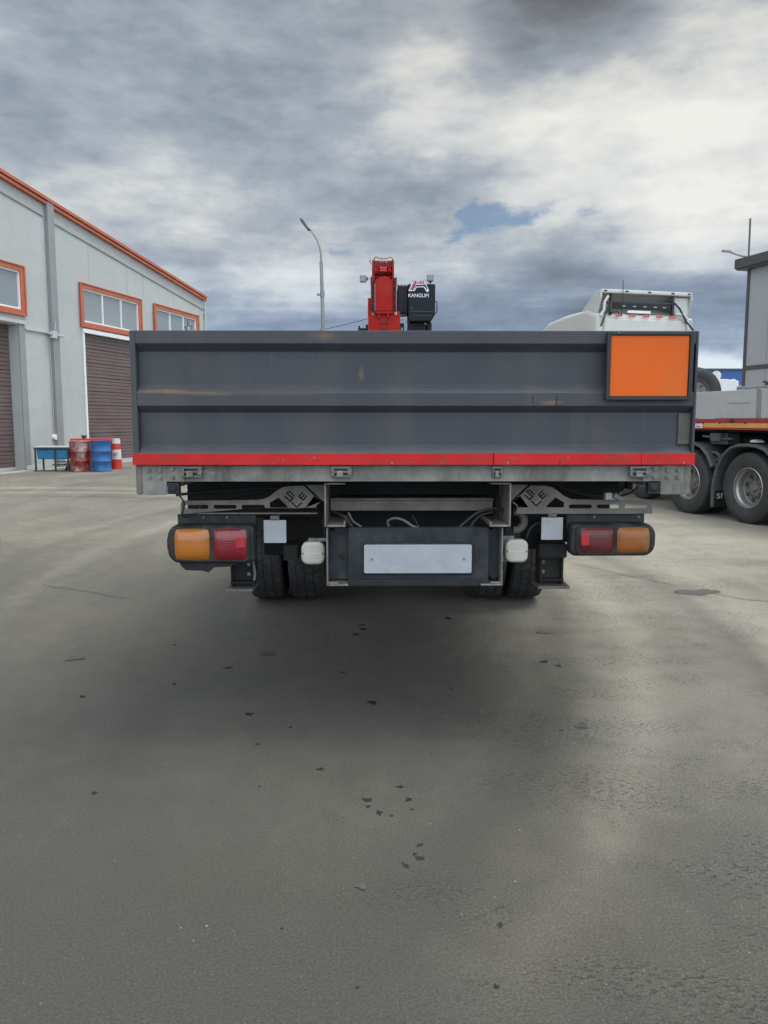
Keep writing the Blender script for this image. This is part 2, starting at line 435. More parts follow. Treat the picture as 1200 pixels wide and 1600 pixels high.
    # long far-off smears across the yard
    far = t.noise(t.mapv(oc, (.22, 1.5, 1), (0, 0, R(6))), .8, 6, .6, .5)
    c = t.mix(t.m('MULTIPLY', t.ss(far, .54, .70), t.ss(y, 7, 14, 0, .5)), c, (.13, .125, .113))
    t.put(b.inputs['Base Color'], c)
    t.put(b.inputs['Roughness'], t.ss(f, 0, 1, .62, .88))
    b.inputs['Specular IOR Level'].default_value = .4
    h = t.m('ADD', t.m('MULTIPLY', agg, 1.0), t.m('MULTIPLY', t.m('ADD', grit, t.m('MULTIPLY', chip, 3)), .35))
    h = t.m('ADD', h, t.m('MULTIPLY', med, 1.2))
    h = t.m('SUBTRACT', h, t.m('MULTIPLY', groove, 1.1))
    bp = t.n('ShaderNodeBump')
    bp.inputs['Strength'].default_value = 1.0
    bp.inputs['Distance'].default_value = .011
    t.put(bp.inputs['Height'], h)
    t.t.links.new(bp.outputs[0], b.inputs['Normal'])
    return m


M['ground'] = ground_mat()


# ------------------------------------------------------------------ mesh helpers
class MB:
    def __init__(s):
        s.v = []; s.f = []

    def add(s, vs, fs):
        o = len(s.v)
        s.v += [tuple(p) for p in vs]
        s.f += [tuple(i + o for i in f) for f in fs]
        return s

    def box(s, x0, x1, y0, y1, z0, z1):
        x0, x1 = sorted((x0, x1)); y0, y1 = sorted((y0, y1)); z0, z1 = sorted((z0, z1))
        v = [(x, y, z) for z in (z0, z1) for y in (y0, y1) for x in (x0, x1)]
        return s.add(v, [(0, 2, 3, 1), (4, 5, 7, 6), (0, 1, 5, 4), (2, 6, 7, 3), (0, 4, 6, 2), (1, 3, 7, 5)])

    def prism(s, poly, axis, a, b):
        """poly in the two other axes (x,z for 'y'; y,z for 'x'; x,y for 'z')"""
        n = len(poly)
        def p(u, v, w_):
            return {'x': (w_, u, v), 'y': (u, w_, v), 'z': (u, v, w_)}[axis]
        vs = [p(u, v, a) for u, v in poly] + [p(u, v, b) for u, v in poly]
        fs = [tuple(range(n))[::-1], tuple(range(n, 2 * n))] + [(i, (i + 1) % n, n + (i + 1) % n, n + i) for i in range(n)]
        return s.add(vs, fs)

    def tube(s, pts, r, n=8, caps=True):
        pts = [Vector(p) for p in pts]
        rs = r if isinstance(r, (list, tuple)) else [r] * len(pts)
        rings = []
        prev = None
        for i, p in enumerate(pts):
            d = (pts[min(i + 1, len(pts) - 1)] - pts[max(i - 1, 0)]).normalized()
            if prev is None:
                a = Vector((0, 0, 1)) if abs(d.z) < .9 else Vector((1, 0, 0))
                u = d.cross(a).normalized()
            else:
                u = (prev - d * prev.dot(d)).normalized()
            prev = u
            q = d.cross(u)
            rings.append([p + (u * math.cos(2 * math.pi * k / n) + q * math.sin(2 * math.pi * k / n)) * rs[i] for k in range(n)])
        vs = [v for rg in rings for v in rg]
        fs = []
        for i in range(len(rings) - 1):
            for k in range(n):
                k2 = (k + 1) % n
                fs.append((i * n + k, i * n + k2, (i + 1) * n + k2, (i + 1) * n + k))
        if caps:
            fs.append(tuple(range(n))[::-1])
            fs.append(tuple((len(rings) - 1) * n + k for k in range(n)))
        return s.add(vs, fs)

    def cyl(s, p0, p1, r, n=20):
        return s.tube([p0, p1], r, n)

    def lathe(s, prof, c, axis='x', n=48, closed=False):
        """prof: (radius, height along the axis)"""
        vs = []
        for r, h in prof:
            for k in range(n):
                a = 2 * math.pi * k / n
                u, v = r * math.cos(a), r * math.sin(a)
                vs.append({'x': (c[0] + h, c[1] + u, c[2] + v), 'y': (c[0] + u, c[1] + h, c[2] + v), 'z': (c[0] + u, c[1] + v, c[2] + h)}[axis])
        fs = []
        m = len(prof)
        for i in range(m - 1 + (1 if closed else 0)):
            j = (i + 1) % m
            for k in range(n):
                k2 = (k + 1) % n
                fs.append((i * n + k, i * n + k2, j * n + k2, j * n + k))
        return s.add(vs, fs)

    def build_each(s, name, material, parent=None, **kw):
        """one object for every separate piece in the buffer"""
        root = list(range(len(s.v)))
        def find(i):
            while root[i] != i:
                root[i] = root[root[i]]; i = root[i]
            return i
        for f in s.f:
            for i in f[1:]:
                root[find(i)] = find(f[0])
        groups = {}
        for f in s.f:
            groups.setdefault(find(f[0]), []).append(f)
        for fs in groups.values():
            ids = sorted({i for f in fs for i in f}); mp = {i: k for k, i in enumerate(ids)}
            m = MB(); m.add([s.v[i] for i in ids], [tuple(mp[i] for i in f) for f in fs])
            m.build(name, material, parent, **kw)

    def build(s, name, material, parent=None, bevel=0, smooth=False, seg=2, angle=40):
        me = bpy.data.meshes.new(name)
        me.from_pydata(s.v, [], s.f)
        me.validate()
        import bmesh
        bm = bmesh.new(); bm.from_mesh(me)
        bmesh.ops.recalc_face_normals(bm, faces=bm.faces)
        bm.to_mesh(me); bm.free()
        o = bpy.data.objects.new(name, me)
        SC.collection.objects.link(o)
        me.materials.append(M[material] if isinstance(material, str) else material)
        if smooth:
            me.polygons.foreach_set('use_smooth', [True] * len(me.polygons))
            me.set_sharp_from_angle(angle=R(angle))
        if bevel:
            b = o.modifiers.new('bevel', 'BEVEL')
            b.width = bevel; b.segments = seg; b.limit_method = 'ANGLE'; b.angle_limit = R(35)
            b.harden_normals = False
        if parent:
            o.parent = parent
        return o


def empty(name, loc, rz=0):
    o = bpy.data.objects.new(name, None)
    o.empty_display_size = .2
    SC.collection.objects.link(o)
    o.location = loc
    o.rotation_euler = (0, 0, rz)
    return o


def tag(o, label=None, cat=None, group=None, kind=None):
    if label: o['label'] = label
    if cat: o['category'] = cat
    if group: o['group'] = group
    if kind: o['kind'] = kind
    return o


def rrect(x0, x1, z0, z1, r, n=5, rr=None):
    """rounded rectangle; rr = radii (bl, br, tr, tl)"""
    rr = rr or (r, r, r, r)
    out = []
    for (cx, cz, a0, q) in ((x0 + rr[0], z0 + rr[0], 180, rr[0]), (x1 - rr[1], z0 + rr[1], 270, rr[1]),
                            (x1 - rr[2], z1 - rr[2], 0, rr[2]), (x0 + rr[3], z1 - rr[3], 90, rr[3])):
        for k in range(n + 1):
            a = R(a0 + 90 * k / n)
            out.append((cx + q * math.cos(a), cz + q * math.sin(a)))
    return out


def curve_mesh(splines, thick):
    """flat plate in x,z with real holes: outline first, then the holes"""
    cu = bpy.data.curves.new('c', 'CURVE')
    cu.dimensions = '2D'
    cu.fill_mode = 'BOTH'
    cu.extrude = thick / 2
    for sp in splines:
        s = cu.splines.new('POLY')
        s.points.add(len(sp) - 1)
        for i, (x, z) in enumerate(sp):
            s.points[i].co = (x, z, 0, 1)
        s.use_cyclic_u = True
    return conv(cu)


def conv(cu):
    o = bpy.data.objects.new('c', cu)
    SC.collection.objects.link(o)
    bpy.context.view_layer.update()
    dg = bpy.context.evaluated_depsgraph_get()
    me = bpy.data.meshes.new_from_object(o.evaluated_get(dg))
    bpy.data.objects.remove(o)
    bpy.data.curves.remove(cu)
    return me


def place_mesh(me, name, material, parent, mtx):
    me.transform(mtx)
    me.materials.clear()
    me.materials.append(M[material])
    o = bpy.data.objects.new(name, me)
    SC.collection.objects.link(o)
    o.parent = parent
    return o


XZ = Matrix(((1, 0, 0, 0), (0, 0, -1, 0), (0, 1, 0, 0), (0, 0, 0, 1)))     # (x, y, z) -> (x, -z, y): stands the sheet up


def text(body, name, material, parent, pos, width, height, thick=.004, bold=.0, rotz=0):
    cu = bpy.data.curves.new('t', 'FONT')
    cu.body = body
    cu.size = 1
    cu.extrude = .02
    cu.offset = bold
    cu.align_x = 'LEFT'
    me = conv(cu)
    xs = [v.co.x for v in me.vertices]; ys = [v.co.y for v in me.vertices]
    x0, x1, y0, y1 = min(xs), max(xs), min(ys), max(ys)
    mt = Matrix.Translation(pos) @ Matrix.Rotation(rotz, 4, 'Z') @ XZ @ Matrix.Diagonal((width / (x1 - x0), height / (y1 - y0), thick / .04, 1)) @ Matrix.Translation((-x0, -y0, 0))
    return place_mesh(me, name, material, parent, mt)


def stroke(pts, w_):
    """outline of a mitred polyline"""
    P = [Vector(p) for p in pts]
    Ls, Rs = [], []
    for i, p in enumerate(P):
        d0 = (P[i] - P[i - 1]).normalized() if i else (P[1] - P[0]).normalized()
        d1 = (P[i + 1] - P[i]).normalized() if i < len(P) - 1 else d0
        if i == 0: p = p - d1 * w_ / 2
        if i == len(P) - 1: p = p + d0 * w_ / 2
        n0 = Vector((-d0.y, d0.x)); n1 = Vector((-d1.y, d1.x))
        b = (n0 + n1).normalized()
        k = w_ / 2 / max(.3, b.dot(n0))
        Ls.append(tuple(p + b * k)); Rs.append(tuple(p - b * k))
    return Ls + Rs[::-1]


# ================================================================== SETTING
g = MB()
g.add([(-900, -300, 0), (900, -300, 0), (900, 1500, 0), (-900, 1500, 0)], [(0, 1, 2, 3)])
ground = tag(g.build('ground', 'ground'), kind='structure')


def splat(name, x, y, rx, ry, material, z=.0015, seed=0, rot=0, n=20):
    rnd = random.Random(seed)
    ph = [rnd.uniform(0, 6.28) for _ in range(4)]
    am = [rnd.uniform(.05, .28) for _ in range(4)]
    pts = []
    for k in range(n):
        a = 2 * math.pi * k / n
        q = 1 + sum(am[j] * math.sin((j + 2) * a + ph[j]) for j in range(3)) + rnd.uniform(-.07, .07)
        u, v = rx * q * math.cos(a), ry * q * math.sin(a)
        pts.append((x + u * math.cos(rot) - v * math.sin(rot), y + u * math.sin(rot) + v * math.cos(rot)))
    mb = MB()
    mb.add([(px, py, z) for px, py in pts], [tuple(range(n))])
    return mb.build(name, material, ground)


SP = [(.37, 2.21, .013, .020), (.32, 1.95, .012, .016), (.10, 2.53, .030, .013), (.15, 2.575, .022, .024), (.135, 2.60, .014, .012), (.155, 2.66, .014, .02),
      (-.035, 3.00, .034, .026), (-.03, 2.945, .016, .018), (.012, 2.895, .026, .022), (.06, 2.87, .012, .012), (.10, 3.11, .022, .02), (.13, 3.0, .022, .022),
      (.14, 2.92, .010, .012), (-.09, 5.59, .035, .06), (-.14, 5.45, .03, .05), (-.105, 5.70, .03, .05), (-.02, 4.09, .032, .06), (-.24, 3.28, .020, .024),
      (-.65, 3.93, .030, .045), (-.48, 3.12, .010, .012), (-1.14, 3.07, .022, .02), (-.55, 3.55, .012, .02), (-.42, 3.75, .013, .02), (.42, 4.3, .012, .02),
      (-.9, 4.7, .03, .05), (-1.15, 4.4, .018, .03), (1.05, 4.8, .05, .035), (1.12, 4.72, .03, .03), (-1.35, 5.2, .02, .03), (-.2, 4.6, .015, .03),
      (.9, 3.7, .015, .018), (-.28, 2.2, .008, .009), (-.05, 1.95, .008, .010), (.25, 3.45, .008, .010), (.55, 5.9, .05, .04), (-1.6, 4.2, .025, .03)]
for i, (x, y, a, b) in enumerate(SP):
    splat('oil_stain', x, y, a * .62, b * .55, 'oil', z=.0012 + .0003 * (i % 6), seed=i, rot=i)
for i, (x, y, a, b) in enumerate([(-.05, 2.41, .018, .016), (2.78, 6.78, .17, .11), (2.93, 6.84, .10, .06), (1.02, 3.75, .03, .03), (-.7, 5.0, .05, .05),
                                  (1.2, 5.5, .06, .05), (-1.9, 4.9, .06, .04), (-2.2, 4.0, .04, .03)]):
    splat('damp_stain', x, y, a, b, 'oil_faint', z=.0032 + .0003 * i, seed=40 + i, rot=.1)


def crack(pts, w0=.006):
    rnd = random.Random(len(pts) + int(pts[0][0] * 10))
    line = []
    for (a, b) in zip(pts[:-1], pts[1:]):
        for k in range(14):
            f = k / 14
            line.append((a[0] + (b[0] - a[0]) * f + rnd.uniform(-.014, .014), a[1] + (b[1] - a[1]) * f + rnd.uniform(-.022, .022)))
    mb = MB(); vs = []
    for i, (x, y) in enumerate(line):
        ww = w0 * rnd.uniform(.2, 1.5)
        vs += [(x, y - ww, .003), (x, y + ww, .003)]
    mb.add(vs, [(2 * i, 2 * i + 2, 2 * i + 3, 2 * i + 1) for i in range(len(line) - 1)])
    mb.build('crack', 'oil_faint', ground)


crack([(-3.05, 7.16), (-2.5, 6.85), (-2.07, 6.56)], .009)
crack([(1.9, 8.6), (2.4, 7.6), (3.1, 6.5), (3.8, 6.1)], .008)

gr = MB()
rg_ = random.Random(11)
for _ in range(5200):
    yy = 1.6 + 11 * rg_.random() ** 1.7
    xx = rg_.uniform(-.62, .75) * (yy + .6) + .15
    if rg_.random() > .35 + .5 * (xx > .4) + .25 * math.sin(xx * 2.3 + yy * 1.1) * math.sin(yy * 2.7 - xx):
        continue
    q = .0011 + .0032 * rg_.random() ** 3.2
    if rg_.random() < .012: q *= 2.0
    pts = []
    for a in range(4):
        an = a * 1.571 + rg_.uniform(-.5, .5)
        pts.append((xx + q * rg_.uniform(.6, 1.3) * math.cos(an), yy + q * rg_.uniform(.6, 1.3) * math.sin(an), 0.0))
    top_ = (xx + rg_.uniform(-.3, .3) * q, yy + rg_.uniform(-.3, .3) * q, q * rg_.uniform(.5, 1.1))
    gr.add(pts + [top_], [(0, 1, 4), (1, 2, 4), (2, 3, 4), (3, 0, 4)])
grit = gr.build('gravel', 'grit')
tag(grit, 'fine loose grit scattered over the asphalt', 'gravel', kind='stuff')

# ================================================================== CRANE TRUCK
TY = 3.5
T = tag(empty('crane_truck', (.172, TY, 0)), 'grey flatbed truck seen from behind with dark tailgate, orange placard and a red loader crane', 'truck')
HW = 1.235
# --- tailgate: one folded sheet
prof = [(0, 1.884), (0, 1.829), (.036, 1.796), (.036, 1.650), (0, 1.618), (0, 1.561), (.034, 1.533), (.034, 1.388), (0, 1.355), (0, 1.303), (.055, 1.303), (.055, 1.884)]
tg = MB().prism(prof, 'x', -HW + .024, HW - .0125)
tailgate = tg.build('tailgate', 'grey_paint', T, bevel=.0025)
ends = MB().box(-HW, -HW + .0235, -.001, .055, 1.303, 1.884).box(HW - .0615, HW, -.001, .055, 1.303, 1.884)
ends.box(HW - .068, HW - .010, .004, .03, 1.361, 1.56)
e1 = MB().box(-HW, -HW + .0235, -.001, .055, 1.303, 1.884).build('end_post', 'grey_paint', tailgate, bevel=.003)
e2 = MB().box(HW - .0120, HW, -.001, .055, 1.303, 1.884).build('end_post', 'grey_paint', tailgate, bevel=.003)
MB().box(HW - .066, HW - .0128, .024, .0335, 1.392, 1.529).build('end_flange', 'flange_dirty', tailgate, bevel=.002)
rs = MB()
xs = [-HW + .004, .349, .356, .985, .997, 1.015, HW - .008]
for a, b in ((-HW - .002, .346), (.349, 1.0), (1.002, HW + .002)):
    rs.box(a, b, -.004, .0, 1.3035, 1.3545)
rs.box(-HW - .004, -HW, -.004, .055, 1.3035, 1.3545).box(HW, HW + .004, -.004, .055, 1.3035, 1.3545)
rs.build('red_strip', 'red_strip', tailgate, bevel=.0008)
rv = MB()
for x in (-.62, -.1, .12, .41, 1.07, 1.19):
    rv.cyl((x, -.006, 1.312), (x, -.003, 1.312), .004, 10)
rv.build_each('rivet', 'galv', tailgate)
MB().box(.345, .3495, -.0055, -.003, 1.304, 1.354).box(.64, .642, -.0055, -.003, 1.304, 1.325).build_each('strip_joint', 'chassis', tailgate)
# scratches in the middle rail
sc_ = MB().box(.618, .621, -.0015, .002, 1.562, 1.602).box(.515, .517, -.0015, .002, 1.572, 1.605)
sc_.build_each('scratch', 'chassis', tailgate)
# --- orange placard
pl = MB()
x0, x1, z0, z1 = .826, 1.202, 1.586, 1.877
pl.box(x0, x1, -.020, -.014, z0, z1)
pl.box(x0, x0 + .017, -.034, -.020, z0, z1).box(x1 - .017, x1, -.034, -.020, z0, z1)
pl.box(x0 + .017, x1 - .017, -.034, -.020, z0, z0 + .015).box(x0 + .017, x1 - .017, -.034, -.020, z1 - .014, z1)
pl.box(x0 + .05, x0 + .09, -.014, .0, z0 + .01, z0 + .03).box(x1 - .09, x1 - .05, -.014, .0, z0 + .01, z0 + .03)
pl.box(x0 + .05, x0 + .09, -.014, .0, z1 - .04, z1 - .02).box(x1 - .09, x1 - .05, -.014, .0, z1 - .04, z1 - .02)
placard = tag(pl.build('hazard_placard', 'placard_frame', T, bevel=.002), 'blank orange hazard placard in a black frame')
MB().box(x0 + .019, x1 - .019, -.026, -.0205, z0 + .017, z1 - .016).build('placard_panel', 'placard', placard, bevel=.001)
MB().cyl((.874, -.037, 1.872), (.874, -.033, 1.872), .0035, 10).build('screw', 'galv', placard)

# --- sill beam under the tailgate
sb = MB().prism([(.035, 1.300), (.035, 1.227), (.11, 1.227), (.11, 1.300)], 'x', -1.19, 1.19)
sb.box(-1.19, 1.19, .028, .035, 1.227, 1.233)
sill = sb.build('rear_sill', 'galv', T, bevel=.003)
for s in (-1, 1):
    c = MB().prism(rrect(s * 1.237 if s < 0 else 1.207, s * 1.207 if s < 0 else 1.237, 1.168, 1.301, .003, rr=(.012, .012, .002, .002)), 'y', .03, .2)
    c.build('corner_post', 'bracket', sill, bevel=.002)
    p = MB().box(s * 1.206, s * 1.100, .024, .034, 1.169, 1.300).box(s * 1.10, s * 1.02, .024, .034, 1.2275, 1.299)
    p.build('corner_plate', 'galv', sill, bevel=.0015)
    bl = MB()
    for x, z in ((1.176, 1.246), (1.127, 1.246), (1.073, 1.246), (1.176, 1.277), (1.127, 1.277), (1.073, 1.284)):
        bl.cyl((s * x, .012, z), (s * x, .0235, z), .0065, 6)
        bl.cyl((s * x, .019, z), (s * x, .0235, z), .010, 12)
    bl.build_each('bolt', 'flange', sill)
    q = MB().box(s * 1.096, s * 1.045, .018, .06, 1.172, 1.222).build('marker_lamp', 'plastic_black', sill, bevel=.004)
    MB().lathe([(.0, -.010), (.010, -.010), (.014, -.004), (.018, -.004), (.018, .002)], (s * 1.070, .014, 1.198), 'y', 24).build('lamp_lens', 'dark_plate', q, smooth=True)
# latches
for x, k in ((-.985, 1), (-.323, 1), (.368, .5), (1.003, 1)):
    l = MB()
    wd = .047 * k
    l.box(x - wd, x + wd, .008, .034, 1.285, 1.296)
    l.box(x - wd, x + wd, .014, .034, 1.246, 1.257)
    l.cyl((x - wd, .016, 1.270), (x + wd, .016, 1.270), .0065, 12)
    l.box(x - wd * .95, x - wd * .70, .006, .034, 1.252, 1.290)
    l.box(x + wd * .55, x + wd * .95, .008, .034, 1.257, 1.285)
    lt = l.build('latch', 'latch', T, bevel=.002)
    MB().box(x - wd * .45, x - wd * .45 + .026 * k + .002, -.004, .010, 1.248, 1.276).build('latch_handle', 'flange', lt, bevel=.003)

# --- drop sides, bed, headboard
for s in (-1, 1):
    d = MB()
    pf = [(1.235, 1.884), (1.235, 1.829), (1.20, 1.796), (1.20, 1.650), (1.235, 1.618), (1.235, 1.561), (1.20, 1.533), (1.20, 1.388), (1.235, 1.355), (1.235, 1.303), (1.18, 1.303), (1.18, 1.884)]
    d.prism([(s * a, b) for a, b in pf], 'y', .058, 6.1)
    ds_ = d.build('drop_side', 'grey_paint', T, bevel=.003)
    for yy in (2.1, 4.1):
        MB().box(s * 1.236, s * 1.262, yy, yy + .07, 1.20, 1.88).build('stanchion', 'galv', ds_, bevel=.004)
    MB().box(s * 1.19, s * 1.05, .112, 6.1, 1.20, 1.298).build('side_rail', 'galv', T, bevel=.004)
MB().box(-1.178, 1.178, .058, 6.1, 1.262, 1.300).build('bed_floor', 'galv', T)
MB().box(-1.235, 1.235, 6.1, 6.16, 1.20, 2.02).build('headboard', 'grey_paint', T, bevel=.006)
# floor cross bearers
for yy in (.42, 1.1, 1.8, 2.5, 3.2, 3.9, 4.6, 5.3):
    MB().box(-1.04, 1.04, yy, yy + .06, 1.13, 1.260).build('cross_bearer', 'chassis', T, bevel=.004)
# dark wooden panel behind the lamp brackets
MB().box(-1.10, -.42, .40, .418, 1.02, 1.200).build('rear_panel', 'chassis', T, bevel=.004)
MB().box(.47, .80, .40, .418, 1.06, 1.200).build('rear_panel', 'chassis', T, bevel=.004)
MB().box(.50, 1.0, .425, .45, 1.0, 1.125).box(.80, .98, .45, .55, 1.11, 1.19).build('air_tank_or_backing', 'dark_metal', T, bevel=.02)  # dark box added behind the bracket slots so no bright ground shows

# --- chassis
for s in (-1, 1):
    MB().prism([(s * .43, .86), (s * .43, 1.128), (s * .36, 1.128), (s * .36, 1.116), (s * .418, 1.116), (s * .418, .872), (s * .36, .872), (s * .36, .86)], 'y', .46, 9.4).build('chassis_rail', 'chassis', T, bevel=.003)
for yy in (.5, 2.2, 4.3, 6.4, 8.5):
    MB().box(-.416, .416, yy, yy + .08, .90, 1.10).build('cross_member', 'chassis', T, bevel=.004)
# grey rear cross bar between the two channels
MB().box(-.39, .392, .29, .33, 1.066, 1.128).box(-.39, .392, .27, .29, 1.118, 1.128).build('rear_cross_bar', 'bracket', T, bevel=.003)
# steel channels (upper C pieces)
for s in (-1, 1):
    cx = -.404 if s < 0 else .440
    i = 1 if s < 0 else -1
    c = MB()
    c.box(cx, cx + i * .008, .06, .38, 1.018, 1.218)
    c.box(cx + i * .008, cx + i * .095, .06, .38, 1.211, 1.218)
    c.box(cx + i * .008, cx + i * .095, .06, .38, 1.018, 1.027)
    c.box(cx + i * .085, cx + i * .095, .062, .38, 1.027, 1.040)
    c.build('steel_channel', 'flange', T, bevel=.003)
# lower box frame with the plate panel
lf = MB()
for s in (-1, 1):
    cx = -.399 if s < 0 else .413
    i = 1 if s < 0 else -1
    lf.box(cx, cx + i * .007, .10, .24, .738, 1.010)
    lf.box(cx + i * .007, cx + i * .10, .10, .24, .738, .746)
    lf.box(cx + i * .007, cx + i * .055, .10, .112, .746, .757)
lf.box(-.392, .406, .225, .24, .746, .775)
lframe = lf.build('plate_frame', 'flange', T, bevel=.0025)
a0, a1 = -.391, .405
hole = [(-.327 + .0145 * math.cos(2 * math.pi * k / 20), .866 + .0145 * math.sin(2 * math.pi * k / 20)) for k in range(20)]
outl = [(a0, .99), (a0 + .02, .985), (a0 + .035, 1.0), (a0 + .09, .998), (a0 + .10, 1.006), (a1 - .1, 1.006), (a1 - .05, .99), (a1, 1.0), (a1, .775), (a1 - .02, .752), (a1 - .05, .78), (a1 - .06, .748),
        (a0 + .09, .748), (a0 + .07, .782), (a0 + .035, .784), (a0 + .025, .768), (a0, .760)]
place_mesh(curve_mesh([outl, hole], .006), 'back_panel', 'dark_plate', lframe, Matrix.Translation((0, .165, 0)) @ XZ)
MB().box(-.300, .352, .128, .158, .733, 1.006).build('plate_panel', 'dark_plate', lframe, bevel=.004)
MB().box(-.300, .352, .116, .128, .733, .765).build('panel_lip', 'dark_metal', lframe, bevel=.004)
nb = MB().prism(rrect(-.232, .276, .789, .938, .010), 'y', .112, .127).build('number_plate_holder', 'plastic_black', lframe, bevel=.002)
tag(MB().prism(rrect(-.226, .270, .797, .930, .008), 'y', .104, .112).build('number_plate', 'pale_plate', nb, bevel=.001), 'blank pale number plate')

ps_ = MB()
for x in (-.19, .234):
    ps_.cyl((x, .100, .863), (x, .104, .863), .006, 10)
ps_.build_each('screw', 'lamp_grey', nb)

# --- cut-out light brackets
Lx = lambda px: -.915 - .172 + (px - 282) * .003
Lz = lambda py: 1.2 - (py - 757) * .003
CL = [(282.6, 803), (284, 784), (288, 782), (340, 781.5), (400, 780.8), (412, 779.6), (423, 774.5), (433, 766.5), (441, 761.4), (452.5, 759), (475, 758.5),
      (503, 785.5), (498, 788.5), (495.5, 792), (495.5, 797), (497.5, 803)]
HL = []
for a, b in ((289.4, 326.5), (334.4, 370.4), (377.8, 414.2)):
    HL.append([(x, y) for x, y in rrect(a, b, 788.4, 794.7, 3.1)])
HL.append([(422, 785), (435.6, 777.1), (449.2, 790.6), (449.2, 793), (422, 793)])
HL.append([(477.3, 793), (491.9, 773.6), (501, 783.8), (495, 789), (494, 793)])
u = lambda X, Y_: (430 + X / 13.333, 740 + Y_ / 13.333)
Sx = stroke([u(215, 478), u(315, 570), u(372, 512), u(252, 402), u(306, 368), u(405, 466)], 2.1)
Lxx = stroke([u(356, 603), u(455, 700), u(552, 606)], 2.0)
# E as one comb outline, turned 45 degrees
ca, sa = math.cos(R(45)), math.sin(R(45))
def ecomb():
    h, wv, tk = 10.6, 10.6, 2.1
    o = [(0, 0), (0, -wv)]
    pts = [(0, 0), (h, 0), (h, -wv), (h - tk, -wv), (h - tk, -tk), (h / 2 + tk / 2, -tk), (h / 2 + tk / 2, -wv * .9), (h / 2 - tk / 2, -wv * .9), (h / 2 - tk / 2, -tk), (tk, -tk), (tk, -wv), (0, -wv)]
    ox, oy = u(478, 470)
    return [(ox + x * ca - y * sa, oy + x * sa + y * ca) for x, y in pts]
Ex = ecomb()
GUS_L = [(478, 757.6), (509, 757.6), (509, 783), (504, 783)]
for s in (-1, 1):
    mir = (lambda p: p) if s < 0 else (lambda p: (2 * 651.7 - p[0], p[1]))
    dxl = 0 if s < 0 else (832 + 6 - 464)
    sp = [[mir(p) for p in CL]] + [[mir(p) for p in h] for h in HL] + [[(p[0] + dxl, p[1] - (0 if s < 0 else 2)) for p in q] for q in (Sx, Lxx, Ex)]
    sp = [[(Lx(a), Lz(b)) for a, b in q] for q in sp]
    br = place_mesh(curve_mesh(sp, .006), 'light_bracket', 'bracket', T, Matrix.Translation((0, .197, 0)) @ XZ)
    mb = MB().prism([(Lx(a), Lz(b)) for a, b in [mir(p) for p in GUS_L]], 'y', .203, .209)
    mb.build('gusset', 'bracket', br)
    # folded lower lip
    a, b = sorted((Lx(mir((284, 0))[0]), Lx(mir((496, 0))[0])))
    MB().box(a, b, .203, .235, 1.061, 1.067).build('bracket_lip', 'bracket', br)
    # dark plate the lamp hangs from
    a, b = (-1.103, -.735) if s < 0 else (.73, 1.098)
    dp_ = MB().box(a, b, .212, .222, .97, 1.060).build('lamp_plate', 'dark_plate', T, bevel=.002)
    bb = MB()
    for x in ((-.98, -.87) if s < 0 else (.86, 1.07)):
        bb.cyl((x, .205, 1.045), (x, .213, 1.045), .005, 6)
    bb.build_each('bolt', 'galv', dp_)

# --- tail lamp clusters
def cluster(x0, x1, z0, z1, am, rd, s):
    hw_ = (.055, .025, .025, .055) if s < 0 else (.025, .055, .055, .025)
    body = MB().prism(rrect(x0, x1, z0, z1, .03, 7, rr=hw_), 'y', .14, .235)
    h = body.build('tail_lamp', 'plastic_black', T, bevel=.018, seg=4, smooth=True)
    cz = (z0 + z1) / 2
    rim = MB()
    f = MB()
    f.prism(rrect(x0 + .03 if s < 0 else x0 + .022, x1 - .022 if s < 0 else x1 - .03, z0 + .008, z1 - .008, .026, 6), 'y', .128, .145)
    f.build('lamp_bezel', 'plastic_black', h, bevel=.005, seg=3)
    for nm, (a, b), mt in (('amber_lens', am, 'amber' if s < 0 else 'amber_dusty'), ('red_lens', rd, 'lens_red' if s < 0 else 'red_dusty')):
        lens = MB()
        n = 9
        # a bulging lens built as a grid, domed outwards
        gx, gz = 14, 10
        vs, fs = [], []
        for j in range(gz + 1):
            for i in range(gx + 1):
                uu, vv = -1 + 2 * i / gx, -1 + 2 * j / gz
                # squircle outline
                ex = uu * (1 - .085 * vv ** 4); ez = vv * (1 - .085 * uu ** 4)
                dome = (1 - abs(uu) ** 5) * (1 - abs(vv) ** 5)
                vs.append(((a + b) / 2 + ex * (b - a) / 2, .128 - .020 * dome - .004 * (1 - vv * vv), cz + .001 + ez * (z1 - z0 - .034) / 2))
        for j in range(gz):
            for i in range(gx):
                k = j * (gx + 1) + i
                fs.append((k, k + 1, k + gx + 2, k + gx + 1))
        lens.add(vs, fs)
        lo = lens.build(nm, mt, h, smooth=True, angle=80)
        if nm == 'red_lens':
            rx = (b - .048, b - .006) if s < 0 else (a + .004, a + .040)
            MB().prism(rrect(rx[0], rx[1], cz - .012 if s < 0 else cz - .02, cz + .040 if s < 0 else cz + .035, .006), 'y', .1015, .109).build('reflector', 'lens_bright', lo, bevel=.003)
    # side marker on the outer end
    xo = x0 if s < 0 else x1
    MB().prism(rrect(cz - .03, cz + .03, 0, 1, .01) and [(.16, cz - .03), (.215, cz - .03), (.215, cz + .03), (.16, cz + .03)], 'x', xo - s * -.002 if s < 0 else xo - .004, xo + (-.006 if s < 0 else .004)).build('side_marker', 'lens_red', h, bevel=.003)
    return h
cluster(-1.137, -.733, .838, 1.018, (-1.099, -.938), (-.921, -.766), -1)
cluster(.735, 1.132, .868, 1.022, (.945, 1.096), (.772, .930), 1)
